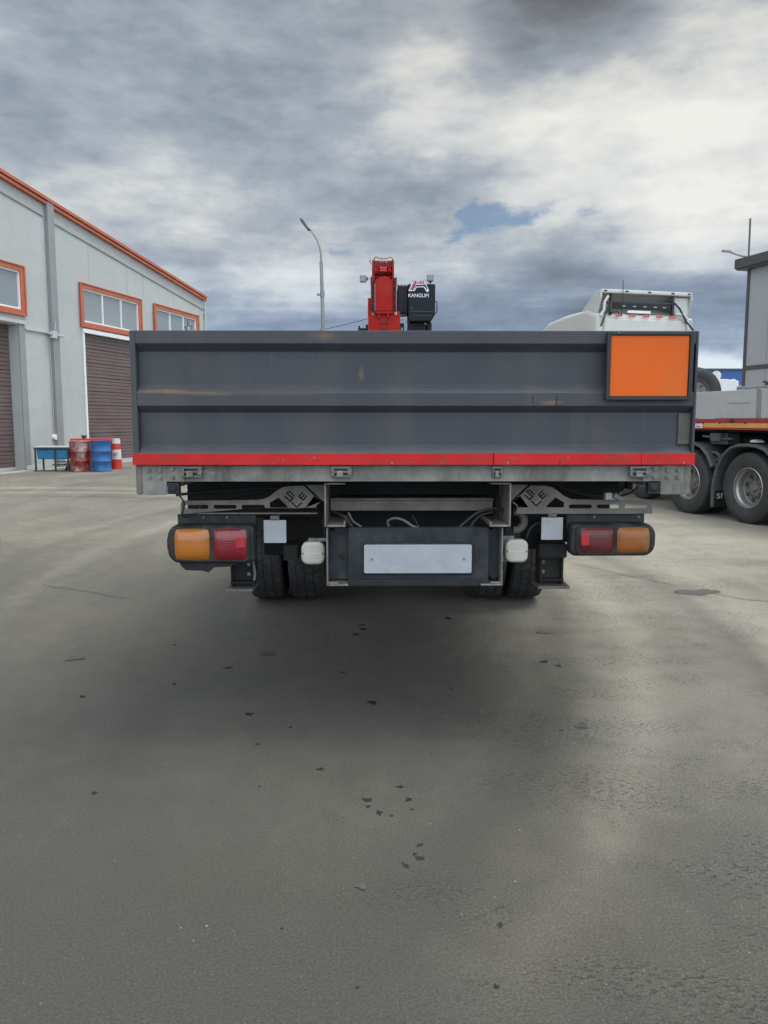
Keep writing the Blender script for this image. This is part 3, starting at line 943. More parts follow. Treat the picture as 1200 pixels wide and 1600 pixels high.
# carrier bits under the left cluster
MB().prism([(-1.09, .840), (-.80, .838), (-.86, .818), (-.93, .815), (-.955, .79), (-.965, .795), (-.985, .80), (-1.06, .802), (-1.08, .82)], 'y', .16, .23).build('lamp_carrier', 'dark_metal', T, bevel=.004)

# --- white square lamps
for (x0_, x1_, z0_, z1_, s) in ((-.520, -.411, .828, .935, -1), (.434, .541, .836, .945, 1)):
    lb = MB().prism(rrect(x0_ + .005, x1_ - .005, z0_ + .005, z1_ - .005, .018), 'y', .195, .235).build('reversing_lamp', 'plastic_black', T, bevel=.004)
    ln = MB().prism(rrect(x0_, x1_, z0_, z1_, .032, 8), 'y', .155, .205).build('lamp_lens', 'white_plastic', lb, bevel=.012, seg=4, smooth=True)
    zc = (z0_ + z1_) / 2
    MB().box(x0_ + .012, x1_ - .012, .1535, .1555, zc - .0012, zc + .0012).build('lens_seam', 'rag', ln)
    sw = MB()
    for xx in (x0_ + .009, x1_ - .009):
        sw.cyl((xx, .152, zc), (xx, .160, zc), .0035, 10)
    sw.build_each('screw', 'ink', ln)
    arm = MB().box(x0_ + .03, -.403 if s < 0 else .417, .20, .21, z1_ - .004, z1_ + .012) if s < 0 else MB().box(.421, x0_ + .05, .21, .22, z0_ - .004, z1_ + .01)
    arm.build('lamp_arm', 'flange', lb, bevel=.002)
# pale square plates on the flaps
for (x0_, x1_, z0_, z1_) in ((-.697, -.592, .926, 1.034), (.607, .708, .939, 1.045)):
    q = MB().prism(rrect(x0_, x1_, z0_, z1_, .004), 'y', .19, .197).build('reflector_plate', 'pale_plate', T, bevel=.001)
    MB().box((x0_ + x1_) / 2 - .02, (x0_ + x1_) / 2 + .02, .185, .205, z1_ + .001, z1_ + .020).cyl(((x0_ + x1_) / 2 - .012, .18, z1_ + .011), ((x0_ + x1_) / 2 + .012, .18, z1_ + .011), .006, 10).build('plate_clip', 'galv', q, bevel=.002)

# --- dark backing: mudguard and flaps, outrigger posts
MB().box(-.735, -.41, .46, .47, .822, 1.062).box(-.62, -.41, .44, .46, .822, .832).build('mud_flap', 'chassis', T, bevel=.003)
MB().prism([(.45, .85), (.45, 1.062), (.83, 1.062), (.83, .90), (.70, .85)], 'y', .46, .47).build('mud_flap', 'chassis', T, bevel=.003)
MB().box(-.62, -.55, .30, .44, .822, .90).build('hanger', 'dark_metal', T, bevel=.004)
MB().box(.62, .76, .30, .335, .83, .905).build('hanger', 'dark_metal', T, bevel=.012)
for (a, b, z0_, z1_, f0, f1) in ((-.892, -.775, .676, .90, -.908, -.778), (.645, .762, .686, .93, .629, .786)):
    p = MB().box(a, b, .41, .418, z0_, z1_).box(a, a + .010, .38, .41, z0_, z1_).box(b - .010, b, .38, .41, z0_, z1_)
    p.box(a - .001, b + .001, .372, .42, z0_ + .018, z0_ + .028).box(a, b, .418, .50, z0_, z1_)
    pp = p.build('bumper_post', 'dark_metal', T, bevel=.002)
    MB().box(f0, f1, .34, .50, z0_ - .016, z0_ - .002).build('foot_plate', 'bracket', pp, bevel=.002)
    bb = MB()
    for z in (.06, .11, .16):
        xx = b - .03 if a < 0 else a + .02
        bb.cyl((xx, .403, z0_ + z), (xx, .412, z0_ + z), .010, 6)
    bb.build_each('bolt', 'flange', pp)
MB().tube([(-.79, .38, .87), (-.778, .38, .80), (-.77, .38, .74), (-.775, .38, .71)], .006, 8).build('pin_rod', 'flange', T, smooth=True)
# grey pipe elbow beside the right channel
el_ = MB().tube([(.50 + .045 * math.cos(R(a)), .30, 1.015 + .045 * math.sin(R(a))) for a in range(-100, 101, 20)], .020, 14).build('pipe_elbow', 'bracket', T, smooth=True)
MB().box(.45, .53, .29, .38, .93, .985).build('elbow_bracket', 'dark_metal', T, bevel=.006)
# cables and hoses
def hose(pts, r=.006, mt='cable', name='cable'):
    P = [Vector(p) for p in pts]
    out = []
    for i in range(len(P) - 1):
        p0 = P[max(i - 1, 0)]; p1 = P[i]; p2 = P[i + 1]; p3 = P[min(i + 2, len(P) - 1)]
        for k in range(7):
            t = k / 7
            out.append(.5 * ((2 * p1) + (-p0 + p2) * t + (2 * p0 - 5 * p1 + 4 * p2 - p3) * t * t + (-p0 + 3 * p1 - 3 * p2 + p3) * t ** 3))
    out.append(P[-1])
    return MB().tube(out, r, 8).build(name, mt, T, smooth=True)
hose([(-1.072, .03, 1.195), (-1.06, .03, 1.18), (-1.035, .05, 1.14), (-1.04, .08, 1.11), (-1.055, .11, 1.08), (-1.06, .14, 1.06), (-1.04, .17, 1.052), (-1.01, .20, 1.07), (-.995, .215, 1.10)], .004)
hose([(-1.15, .38, 1.135), (-1.0, .37, 1.15), (-.8, .36, 1.165), (-.6, .38, 1.17)], .007)
hose([(-1.05, .385, 1.08), (-.9, .37, 1.12), (-.72, .36, 1.155)], .004)
hose([(-.385, .20, 1.075), (-.34, .16, 1.065), (-.31, .14, 1.05), (-.29, .14, 1.02), (-.27, .15, .99)], .007)
hose([(-.30, .19, 1.07), (-.28, .19, 1.03), (-.25, .18, 1.01), (-.22, .18, .99)], .005, 'cable_grey')
hose([(-.11, .20, 1.00), (-.115, .19, 1.03), (-.08, .17, 1.045), (-.04, .16, 1.035), (0, .15, 1.01), (.03, .15, 1.0)], .006, 'cable_grey')
hose([(.0, .22, 1.05), (.015, .2, 1.03), (.03, .18, 1.0)], .004)
hose([(.20, .16, .985), (.25, .17, 1.03), (.31, .19, 1.07), (.38, .2, 1.085), (.43, .21, 1.08)], .007)
hose([(.27, .16, .985), (.28, .17, 1.02), (.32, .19, 1.055), (.38, .2, 1.07)], .006)
hose([(-.415, .3, 1.06), (-.425, .3, 1.0), (-.42, .3, .95), (-.44, .25, .92)], .006)
hose([(.55, .25, .94), (.57, .25, .99), (.63, .26, 1.02), (.70, .30, 1.03)], .005)
hose([(.70, .30, 1.19), (.80, .28, 1.15), (.9, .24, 1.14), (1.0, .2, 1.15), (1.04, .15, 1.19)], .005)
hose([(.62, .35, 1.19), (.72, .33, 1.17), (.82, .32, 1.16)], .004)
cl = MB().box(.893, .925, .15, .19, 1.13, 1.165).cyl((.935, .16, 1.155), (.965, .17, 1.135), .014, 12).build('cable_plug', 'grey_metal', T, bevel=.004)
MB().prism(rrect(1.045, 1.075, 1.165, 1.215, .008), 'y', .32, .36).build('lamp_housing', 'plastic_black', T, bevel=.004)
tag(MB().prism(rrect(1.068, 1.080, 1.165, 1.205, .006), 'y', .30, .325).build('side_lamp', 'cream_metal', T, bevel=.003), 'small pinkish side lamp')

# --- wheels
def tyre_mb(cx, cy, cz, wd, r, tread=True, rim_in=.29):
    h = wd / 2
    prof = [(rim_in, -h * .72), (rim_in + .03, -h * .86), (r * .78, -h), (r * .90, -h * .98), (r - .028, -h * .90), (r - .010, -h * .80), (r - .004, -h * .5), (r - .004, h * .5),
            (r - .010, h * .80), (r - .028, h * .90), (r * .90, h * .98), (r * .78, h), (rim_in + .03, h * .86), (rim_in, h * .72)]
    m = MB().lathe(prof, (cx, cy, cz), 'x', 72)
    if tread:
        # chunky zig-zag blocks
        N = 44
        for k in range(N):
            a0 = 2 * math.pi * k / N
            for (u0, u1, sk) in ((-.88, -.52, 1), (-.46, -.06, -1), (.0, .42, 1), (.50, .88, -1)):
                da = 2 * math.pi / N * .74
                vs = []
                for rr in (r - .014, r + .004):
                    for (uu, ao) in ((u0, 0), (u1, sk * da * .42), (u1, da + sk * da * .42), (u0, da)):
                        r2 = rr - (.016 * max(0, (abs(uu) - .6)) / .3)
                        vs.append((cx + uu * h, cy + r2 * math.cos(a0 + ao), cz + r2 * math.sin(a0 + ao)))
                m.add(vs, [(0, 1, 2, 3), (4, 5, 6, 7), (0, 1, 5, 4), (1, 2, 6, 5), (2, 3, 7, 6), (3, 0, 4, 7)])
    return m
AX = 3.16
for (yy) in (AX, AX + 1.32):
    for (x) in (-1.060, -.735, 1.060, .735):
        wname = 'rear_wheel'
        ty = tyre_mb(x, yy, .500, .285, .496).build('wheel', 'rubber', T, smooth=True, angle=30)
        s = -1 if x < 0 else 1
        MB().lathe([(.0, s * .02), (.16, s * .02), (.20, -s * .02), (.27, -s * .03), (.285, s * .10), (.295, s * .11)], (x, yy, .5), 'x', 32).build('rim', 'rim_disc', ty, smooth=True)
    MB().cyl((-1.15, yy, .5), (1.15, yy, .5), .07, 16).build('axle', 'chassis', T, smooth=True)
    MB().lathe([(0, -.2), (.12, -.18), (.2, -.08), (.2, .08), (.12, .18), (0, .2)], (0, yy, .52), 'x', 24).build('differential', 'chassis', T, smooth=True)
for s in (-1, 1):
    fw = tyre_mb(s * 1.02, 8.6, .5, .30, .496, False).build('wheel', 'rubber', T, smooth=True)
    MB().lathe([(.0, s * .02), (.16, s * .02), (.20, -s * .02), (.27, -s * .03), (.285, s * .10), (.295, s * .11)], (s * 1.02, 8.6, .5), 'x', 32).build('rim', 'rim_disc', fw, smooth=True)
    # mudguard over the rear pair
    MB().box(s * 1.20, s * .60, AX - .62, AX - .60, .66, 1.04).box(s * 1.20, s * .60, AX - .60, AX + 1.95, 1.04, 1.055).build('mudguard', 'chassis', T, bevel=.004)
    MB().box(s * 1.20, s * 1.16, 5.3, 7.6, .45, .95).build('side_guard', 'dark_metal', T, bevel=.01)
# cab, hidden behind the bed from here but real
cab = MB().prism([(7.9, .75), (9.55, .60), (9.62, 1.35), (9.45, 2.3), (9.2, 2.62), (7.95, 2.66)], 'x', -1.15, 1.15).build('cab', 'cab_white', T, bevel=.05, seg=3)
MB().prism([(9.46, 1.55), (9.49, 1.56), (9.345, 2.38), (9.31, 2.37)], 'x', -1.0, 1.0).build('windscreen', 'glass', cab)
MB().box(-.8, .8, 7.885, 7.9, 1.7, 2.3).build('rear_window', 'glass', cab)
for s in (-1, 1):
    MB().box(s * 1.148, s * 1.156, 8.3, 9.15, 1.55, 2.3).build('side_window', 'glass', cab)

# --- loader crane
CY = 7.0
cr = MB()
cr.prism([(-.267, .95), (.149, .95), (.149, 2.88), (.146, 2.904), (-.262, 2.904), (-.267, 2.88)], 'y', CY, CY + .42)
crane = tag(cr.build('crane', 'crane_red', T, bevel=.008), 'red loader crane behind the bed')
MB().box(-.271, -.232, CY + .02, CY + .35, 2.85, 3.066).build('side_plate', 'crane_red', crane, bevel=.004)
MB().box(-1.12, 1.12, CY - .02, CY + .46, .80, 1.05).build('outrigger_beam', 'crane_dark_red', crane, bevel=.01)
bm_ = MB().prism([(-.178, 2.86), (.050, 2.86), (.050, 3.285), (-.064, 3.333), (-.178, 3.285)], 'y', CY - .035, CY + .9)
boom = bm_.build('boom', 'crane_red', crane, bevel=.006)
bd = MB()
for a, b in ((-.178, -.170), (.042, .050)):
    bd.box(a, b, CY - .043, CY - .035, 2.905, 3.285)
bd.box(-.178, .050, CY - .043, CY - .035, 2.900, 2.908)
bd.build('boom_edge', 'crane_red', boom, bevel=.002)
sd_ = MB().box(-.232, -.182, CY - .01, CY + .5, 2.904, 3.320).box(.054, .098, CY - .01, CY + .5, 2.904, 3.320)
sd_.box(-.236, -.195, CY - .02, CY + .2, 3.24, 3.33)
sd_.build('boom_side', 'crane_dark_red', crane, bevel=.004)
hs = MB()
for x in (-.222, -.206, -.192):
    hs.tube([(x, CY - .02, 2.86), (x + .004, CY - .024, 3.0), (x - .003, CY - .022, 3.15), (x, CY - .02, 3.3)], .005, 8)
for x in (.064, .082):
    hs.tube([(x, CY - .02, 2.86), (x + .004, CY - .024, 3.0), (x - .003, CY - .022, 3.15), (x, CY - .02, 3.3)], .005, 8)
hs.build('hydraulic_hose', 'cable', crane, smooth=True)
hc = MB()
for x in (-.212, .076):
    for z in (2.98, 3.08, 3.2):
        hc.box(x - .018, x + .018, CY - .03, CY - .012, z, z + .014)
hc.build('hose_clamp', 'crane_red', crane)
# head of the boom: cheeks, pulleys, hose guard
hd = MB()
hd.prism([(-.218, 3.30), (-.196, 3.30), (-.190, 3.56), (-.214, 3.56)], 'y', CY + .1, CY + .6).prism([(.049, 3.30), (.071, 3.30), (.069, 3.56), (.045, 3.56)], 'y', CY + .1, CY + .6)
hd.box(-.20, .05, CY + .12, CY + .18, 3.475, 3.555).box(-.20, .05, CY + .13, CY + .5, 3.335, 3.36)
hd.box(-.125, -.02, CY + .08, CY + .12, 3.40, 3.475)
hd.box(-.198, .048, CY + .30, CY + .34, 3.30, 3.55).box(-.19, -.13, CY + .2, CY + .3, 3.36, 3.54).box(-.02, .04, CY + .2, CY + .3, 3.36, 3.54)
head = hd.build('boom_head', 'crane_dark_red', crane, bevel=.004)
ph = MB()
for x in (-.16, .012):
    ph.lathe([(.0, -.016), (.046, -.016), (.046, -.008), (.034, 0), (.046, .008), (.046, .016), (0, .016)], (x, CY + .1, 3.42), 'x', 24)
    ph.cyl((x - .03, CY + .1, 3.42), (x + .03, CY + .1, 3.42), .014, 12)
ph.build('pulley', 'crane_red', head, smooth=True)
gd = MB()
gd.tube([(-.185, CY + .06, 3.545), (-.185, CY + .04, 3.575), (-.16, CY + .03, 3.585), (-.12, CY + .03, 3.568), (-.07, CY + .03, 3.560), (-.02, CY + .03, 3.568), (.02, CY + .03, 3.585), (.045, CY + .04, 3.575), (.045, CY + .06, 3.545)], .005, 8)
gd.tube([(-.19, CY + .05, 3.56), (-.19, CY + .03, 3.33)], .005, 8)
gd.tube([(.05, CY + .05, 3.56), (.05, CY + .03, 3.33)], .005, 8)
gd.build('hose_guard', 'crane_red', head, smooth=True)
lg = MB()
for z in (3.418, 3.438, 3.455):
    lg.box(-.115, -.030, CY + .072, CY + .079, z, z + .010)
lg.build('guard_bars', 'marker_red', head)
sp_ = MB()
for x, z in ((-.10, 3.535), (-.065, 3.54), (-.03, 3.535)):
    sp_.cyl((x, CY + .105, z), (x, CY + .119, z), .007, 10)
sp_.build('bolt', 'cream_metal', head)
MB().tube([(-.222, CY + .1, 3.52), (-.25, CY + .1, 3.55), (-.258, CY + .1, 3.545)], .006, 8).tube([(-.222, CY + .1, 3.5), (-.24, CY + .1, 3.535), (-.235, CY + .1, 3.57)], .004, 8).build('hook_pin', 'lamp_grey', head, smooth=True)
pn = MB()
for x in (-.205, .085):
    pn.lathe([(0, -.012), (.012, -.012), (.014, -.006), (.021, -.006), (.023, 0)], (x, CY - .001, 2.870), 'y', 20)
pn.build('pivot_pin', 'cream_metal', crane, smooth=True)
ps = MB()
for x in (-.128, -.008):
    ps.prism([(x - .008, 2.80), (x + .008, 2.80), (x + .014, 2.868), (x - .014, 2.868)], 'y', CY - .03, CY)
ps.box(-.11, -.02, CY - .014, CY, 2.74, 2.752).box(-.105, -.025, CY - .012, CY, 2.66, 2.69)
ps.build('column_rib', 'crane_red', crane, bevel=.002)
MB().box(-.105, -.02, CY - .004, CY, 2.69, 2.80).build('column_slot', 'crane_dark_red', crane)
# dark hydraulic valve arm on the left
va = MB().cyl((-.40, CY + .1, 2.668), (-.27, CY + .1, 2.668), .028, 16).box(-.395, -.375, CY + .06, CY + .14, 2.63, 2.72).box(-.30, -.27, CY + .05, CY + .15, 2.64, 2.735)
va.build('valve_arm', 'tank_black', crane, bevel=.003)
# black oil tank with emblem
tk = MB().prism([(.252, 3.235), (.597, 3.235), (.597, 2.85), (.560, 2.79), (.54, 2.765), (.27, 2.765), (.252, 2.79)], 'y', CY - .05, CY + .45)
tank = tag(tk.build('oil_tank', 'tank_black', crane, bevel=.012, seg=3), 'black oil tank with red and white emblem')
MB().box(.113, .251, CY - .0, CY + .38, 2.87, 3.225).build('tank_cover', 'tank_black', tank, bevel=.02, seg=3)
tp = MB()
rnd = random.Random(3)
for k in range(9):
    x = .12 + k * .016
    tp.tube([(x, CY + .1, 3.21), (x + rnd.uniform(-.006, .006), CY + .08, 3.235 + rnd.uniform(.0, .02)), (x + .012, CY + .1, 3.22)], .006, 6)
tp.build('hose_bundle', 'cable', tank, smooth=True)
pr = MB()
for x in (.31, .343, .409, .442):
    pr.cyl((x, CY - .02, 3.23), (x, CY - .02, 3.277), .0055, 8)
pr.build('tank_prong', 'tank_black', tank)
MB().tube([(.592, CY + .1, 3.038), (.620, CY + .1, 3.035), (.630, CY + .1, 3.02), (.630, CY + .1, 2.90), (.620, CY + .1, 2.885), (.592, CY + .1, 2.885)], .006, 8).build('grab_handle', 'tank_black', tank, smooth=True)
MB().box(.28, .57, CY - .056, CY - .05, 2.885, 2.89).box(.28, .56, CY - .056, CY - .05, 2.83, 2.834).tube([(.285, CY - .056, 2.945), (.30, CY - .058, 2.915)], .006, 6).build('tank_seam', 'fender', tank)
ub = MB()
for (x, z, q) in ((.17, 2.72, .03), (.30, 2.70, .05), (.38, 2.71, .045), (.46, 2.70, .05), (.52, 2.72, .04)):
    ub.box(x - q, x + q, CY + .05, CY + .3, 2.64, z + q)
ub.box(.12, .58, CY + .1, CY + .3, 2.50, 2.655)
ub.build('tank_bracket', 'tank_black', tank, bevel=.006)
wb = MB().box(.165, .19, CY + .02, CY + .05, 2.79, 2.805).box(.155, .185, CY + .02, CY + .05, 2.655, 2.69)
wb.cyl((.46, CY + .02, 2.745), (.49, CY + .02, 2.735), .012, 10)
wb.build('fitting', 'lamp_grey', tank, bevel=.003)
MB().tube([(.105, CY + .1, 3.22), (.105, CY + .1, 3.33), (.095, CY + .1, 3.35), (.09, CY + .1, 3.33)], .003, 6).build('wire', 'cable', tank, smooth=True)
# emblem: a bent crane arm in white outline, red at the left, and the maker's word below
yl = CY - .0515
def flat(pts_list, name, mt, dy, th=.003):
    mb = MB()
    for pts in pts_list:
        mb.prism(pts, 'y', yl - dy - th, yl - dy)
    return mb.build(name, mt, tank)
ex = lambda q: .243 + (q - 160) * .000408
ez = lambda q: 3.262 - (q - 300) * .000430
P = lambda L_: [(ex(a), ez(b)) for a, b in L_]
flat([P([(185, 560), (310, 300), (350, 300), (225, 540), (350, 545), (440, 440), (680, 440), (760, 540), (775, 505), (670, 300), (695, 300), (800, 500), (830, 560), (790, 605), (740, 590), (720, 550), (665, 465), (450, 465), (370, 570), (190, 575)])],
     'emblem', 'logo_white', 0)
flat([P([(240, 530), (350, 300), (395, 300), (300, 520)])], 'emblem_bar', 'logo_red', .001)
flat([P([(400, 320), (650, 320), (665, 350), (405, 350)])], 'emblem_bar', 'logo_red', .001)
flat([P([(330, 525), (415, 375), (680, 375), (700, 395), (425, 395), (350, 530)])], 'emblem_bar', 'logo_white', .001)
text('KANGLIM', 'lettering', 'logo_white', tank, (.250, yl - .001, 3.066), .262, .046, .003, bold=.012)
# work lamps
def work_lamp(x0, x1, z0, z1, side):
    lp = MB().prism(rrect(x0, x1, z0, z1, .010), 'y', CY + .02, CY + .08).build('work_lamp', 'lamp_grey', crane, bevel=.006, seg=3)
    MB().prism(rrect(x0 + .010, x1 - .010, z0 + .012, z1 - .010, .006), 'y', CY + .016, CY + .0195).build('lamp_glass', 'pilaster', lp)
    xc = (x0 + x1) / 2
    if side:
        MB().box(x1, x1 + .02, CY + .03, CY + .07, (z0 + z1) / 2 - .018, (z0 + z1) / 2 + .018).cyl((x1 + .02, CY + .05, (z0 + z1) / 2), (x1 + .075, CY + .05, (z0 + z1) / 2), .004, 8).build('lamp_mount', 'cable', lp)
    else:
        MB().box(xc - .018, xc + .018, CY + .03, CY + .07, z0 - .014, z0).cyl((xc, CY + .05, z0 - .05), (xc, CY + .05, z0), .007, 8).build('lamp_mount', 'cable', lp)
work_lamp(-.373, -.291, 3.268, 3.357, True)
work_lamp(.494, .580, 3.283, 3.367, False)

# ================================================================== WORKSHOP
wa = R(90 - 13.3)
B = tag(empty('workshop', (-10.746, 22.788, 0), wa), 'pale grey panelled workshop with orange trim and brown sectional doors', 'building')
RT = lambda s: 8.50 - .119 * s if s > -6 else 9.214 + .119 * (s + 6)
S0, S1 = -26.0, 13.57
openings = [(-14.5, -9.9, 0, 4.30), (-3.1, 1.10, 0, 4.27), (4.40, 8.35, 0, 4.38), (9.2, 13.0, 0, 4.38),
            (-14.3, -10.2, 4.72, 5.83), (-2.7, 1.26, 4.72, 5.83), (4.40, 7.95, 4.74, 5.84), (9.27, 12.78, 4.74, 5.84)]
sb_ = sorted({S0, S1, -6.0} | {o[0] for o in openings} | {o[1] for o in openings})
zb = sorted({0.0, 6.4} | {o[2] for o in openings} | {o[3] for o in openings})
wl = MB()
for a, b in zip(sb_[:-1], sb_[1:]):
    for c, d in zip(zb[:-1], zb[1:]):
        mx_, mz_ = (a + b) / 2, (c + d) / 2
        if any(o[0] < mx_ < o[1] and o[2] < mz_ < o[3] for o in openings):
            continue
        wl.add([(a, 0, c), (b, 0, c), (b, 0, d), (a, 0, d)], [(0, 1, 2, 3)])
    wl.add([(a, 0, 6.4), (b, 0, 6.4), (b, 0, RT(b)), (a, 0, RT(a))], [(0, 1, 2, 3)])
for (a, b, c, d) in openings:      # reveals
    dp2 = .42
    wl.add([(a, 0, c), (a, dp2, c), (a, dp2, d), (a, 0, d)], [(0, 1, 2, 3)])
    wl.add([(b, 0, c), (b, dp2, c), (b, dp2, d), (b, 0, d)], [(0, 1, 2, 3)])
    wl.add([(a, 0, d), (b, 0, d), (b, dp2, d), (a, dp2, d)], [(0, 1, 2, 3)])
    if c > 0:
        wl.add([(a, 0, c), (b, 0, c), (b, dp2, c), (a, dp2, c)], [(0, 1, 2, 3)])
BD = 30
wl.add([(S1, 0, 0), (S1, BD, 0), (S1, BD, RT(S1)), (S1, 0, RT(S1))], [(0, 1, 2, 3)])
wl.add([(S0, 0, 0), (S0, BD, 0), (S0, BD, RT(S0)), (S0, 0, RT(S0))], [(0, 1, 2, 3)])
wl.add([(S0, BD, 0), (S1, BD, 0), (S1, BD, RT(S1)), (-6, BD, RT(-6)), (S0, BD, RT(S0))], [(0, 1, 2, 3, 4)])
wall = wl.build('wall', 'wall_panel', B)
rf = MB().add([(S0 - .1, -.1, RT(S0) + .02), (-6, -.1, RT(-6) + .02), (S1 + .1, -.1, RT(S1) + .02), (S1 + .1, BD, RT(S1) + .02), (-6, BD, RT(-6) + .02), (S0 - .1, BD, RT(S0) + .02)], [(0, 1, 4, 5), (1, 2, 3, 4)])
roof = rf.build('roof', 'roof_dark', B)
# verge: orange cap, dark line, orange lower edge
def verge(z0, z1, y0, y1, mt, name):
    m = MB()
    for a, b in ((S0 - .12, -6), (-6, 2.56), (2.90, S1 + .12)) if name != 'verge_cap' else ((S0 - .12, -6), (-6, S1 + .12)):
        m.prism([(a, RT(a) + z0), (b, RT(b) + z0), (b, RT(b) + z1), (a, RT(a) + z1)], 'y', y0, y1)
    return m.build(name, mt, roof)
verge(-.035, .06, -.16, -.005, 'orange_trim', 'verge_cap')
verge(-.075, -.036, -.10, -.005, 'dark_trim', 'verge_shadow_gap')
verge(-.155, -.076, -.13, -.005, 'orange_trim', 'verge_trim')
# flashing seam below the verge and panel joints
fl = MB()
for a, b, k in ((S0, -6, .52), (-6, 2.5, .52), (2.95, S1, .55)):
    fl.prism([(a, RT(a) - k - .02), (b, RT(b) - k - .02), (b, RT(b) - k + .02), (a, RT(a) - k + .02)], 'y', -.03, -.004)
fl.build('flashing', 'pilaster', wall)
pj = MB()
s_ = S0 + 1.1
while s_ < S1 - .2:
    tops = [o for o in openings if o[0] - .15 < s_ < o[1] + .15]
    if not (2.3 < s_ < 3.1):
        z_lo = 6.1 if tops else .05
        pj.box(s_ - .006, s_ + .006, -.006, -.002, z_lo, RT(s_) - .6)
    s_ += 1.19 if int(s_) % 2 else 2.38
pj.build('panel_joint', 'wall_joint', wall)
pil = MB().box(2.58, 2.90, -.13, -.002, .02, RT(2.9) - .02).build('pilaster', 'pilaster', B, bevel=.01)
MB().box(2.90, 2.96, -.05, -.003, .02, RT(2.96) - .16).build('pilaster_flange', 'wall_trim', pil)
MB().box(S0, -14.5, -.05, -.004, 0, .14).box(-9.9, -3.1, -.05, -.004, 0, .14).box(1.12, 4.38, -.05, -.004, .02, .14).box(8.36, 9.19, -.05, -.004, 0, .14).build('plinth', 'wall_trim', B)
# windows
def window(a, b, c, d, n, sticker=False):
    f = MB()
    t = .17
    f.box(a - t, b + t, -.06, -.003, d, d + t).box(a - t, b + t, -.06, -.003, c - t, c).box(a - t, a, -.06, -.003, c, d).box(b, b + t, -.06, -.003, c, d)
    f.box(a - t - .03, b + t + .03, -.085, -.06, d + t - .035, d + t).box(a - t - .03, b + t + .03, -.085, -.06, c - t, c - t + .035)
    f.box(a - t - .03, a - t + .03, -.085, -.06, c - t + .035, d + t - .035).box(b + t - .03, b + t + .03, -.085, -.06, c - t + .035, d + t - .035)
    fo = f.build('window', 'orange_trim', B)
    w_ = MB()
    k = .055
    w_.box(a, b, -.02, .05, c, c + k).box(a, b, -.02, .05, d - k, d)
    for i in range(n + 1):
        x = a + (b - a) * i / n
        w_.box(max(a, x - k / 2 - (k / 2 if i == n else 0)), min(b, x + k / 2 + (k / 2 if i == 0 else 0)), -.02, .05, c + k, d - k)
    w_.build('window_frame', 'window_white', fo)
    gl = MB()
    for i in range(n):
        x0 = a + (b - a) * i / n; x1 = a + (b - a) * (i + 1) / n
        tl = [.0, .004, -.003, .002][i % 4]
        gl.add([(x0, .03 + tl, c), (x1, .03 - tl, c), (x1, .032 - tl, d), (x0, .032 + tl, d)], [(0, 1, 2, 3)])
    gl.build('pane', 'glass', fo)
    if sticker:
        # dark star-like decal behind the last pane
        cx, cz = b - .62, (c + d) / 2 + .08
        pts = []
        for i in range(10):
            r_ = .36 if i % 2 == 0 else .13
            an = R(90 + 36 * i + 12)
            pts.append((cx + r_ * 1.25 * math.cos(an), cz + r_ * math.sin(an)))
        MB().prism(pts, 'y', .020, .026).build('window_decal', 'fender', fo)
        pts2 = [(cx + (p[0] - cx) * .55, cz + (p[1] - cz) * .55) for p in pts]
        MB().prism(pts2, 'y', .014, .0195).build('window_decal', 'dropside', fo)
window(-14.3, -10.2, 4.72, 5.83, 3)
window(-2.7, 1.26, 4.72, 5.83, 3)
window(4.40, 7.95, 4.74, 5.84, 3)
window(9.27, 12.78, 4.74, 5.84, 3, True)
# sectional doors
def door(a, b, z1, y):
    pf = []
    z = .10
    n = int((z1 - .1) / .118)
    h = (z1 - .1) / n
    pf.append((y, z))
    for i in range(n):
        big_ = (i % 4 == 3)
        pf += [(y - .018, z + .014), (y - .018, z + h - .022), (y + (.012 if big_ else 0), z + h - .008), (y, z + h)]
        z += h
    pf += [(y + .05, z), (y + .05, .10)]
    dd = MB().prism(pf, 'x', a, b).build('sectional_door', 'door_brown', B)
    MB().box(a, b, y - .03, y + .03, .0, .098).build('door_seal', 'wall_trim', dd)
    return dd
door(-14.5, -9.9, 4.30, .34)
door(-3.1, 1.10, 4.27, .34)
door(4.40, 8.35, 4.38, .10)
door(9.2, 13.0, 4.38, .10)
for (a, b, z) in ((-14.5, -9.9, 4.30), (-3.1, 1.10, 4.27)):
    m = MB().box(a - .25, b + .27, -.07, -.004, z + .04, z + .14)
    m.build('door_flashing', 'wall_trim', B)
    MB().box(b + .003, b + .27, -.03, -.004, .02, z + .039).box(a - .25, a - .003, -.03, -.004, .02, z + .039).build_each('door_jamb', 'pilaster', B)
for (a, b, z) in ((4.40, 8.35, 4.38), (9.2, 13.0, 4.38)):
    MB().box(a - .10, b + .10, -.07, -.004, z + .01, z + .14).box(a - .10, a - .002, -.045, -.004, .02, z + .009).box(b + .002, b + .10, -.045, -.004, .02, z + .009).build('door_frame', 'window_white', B)
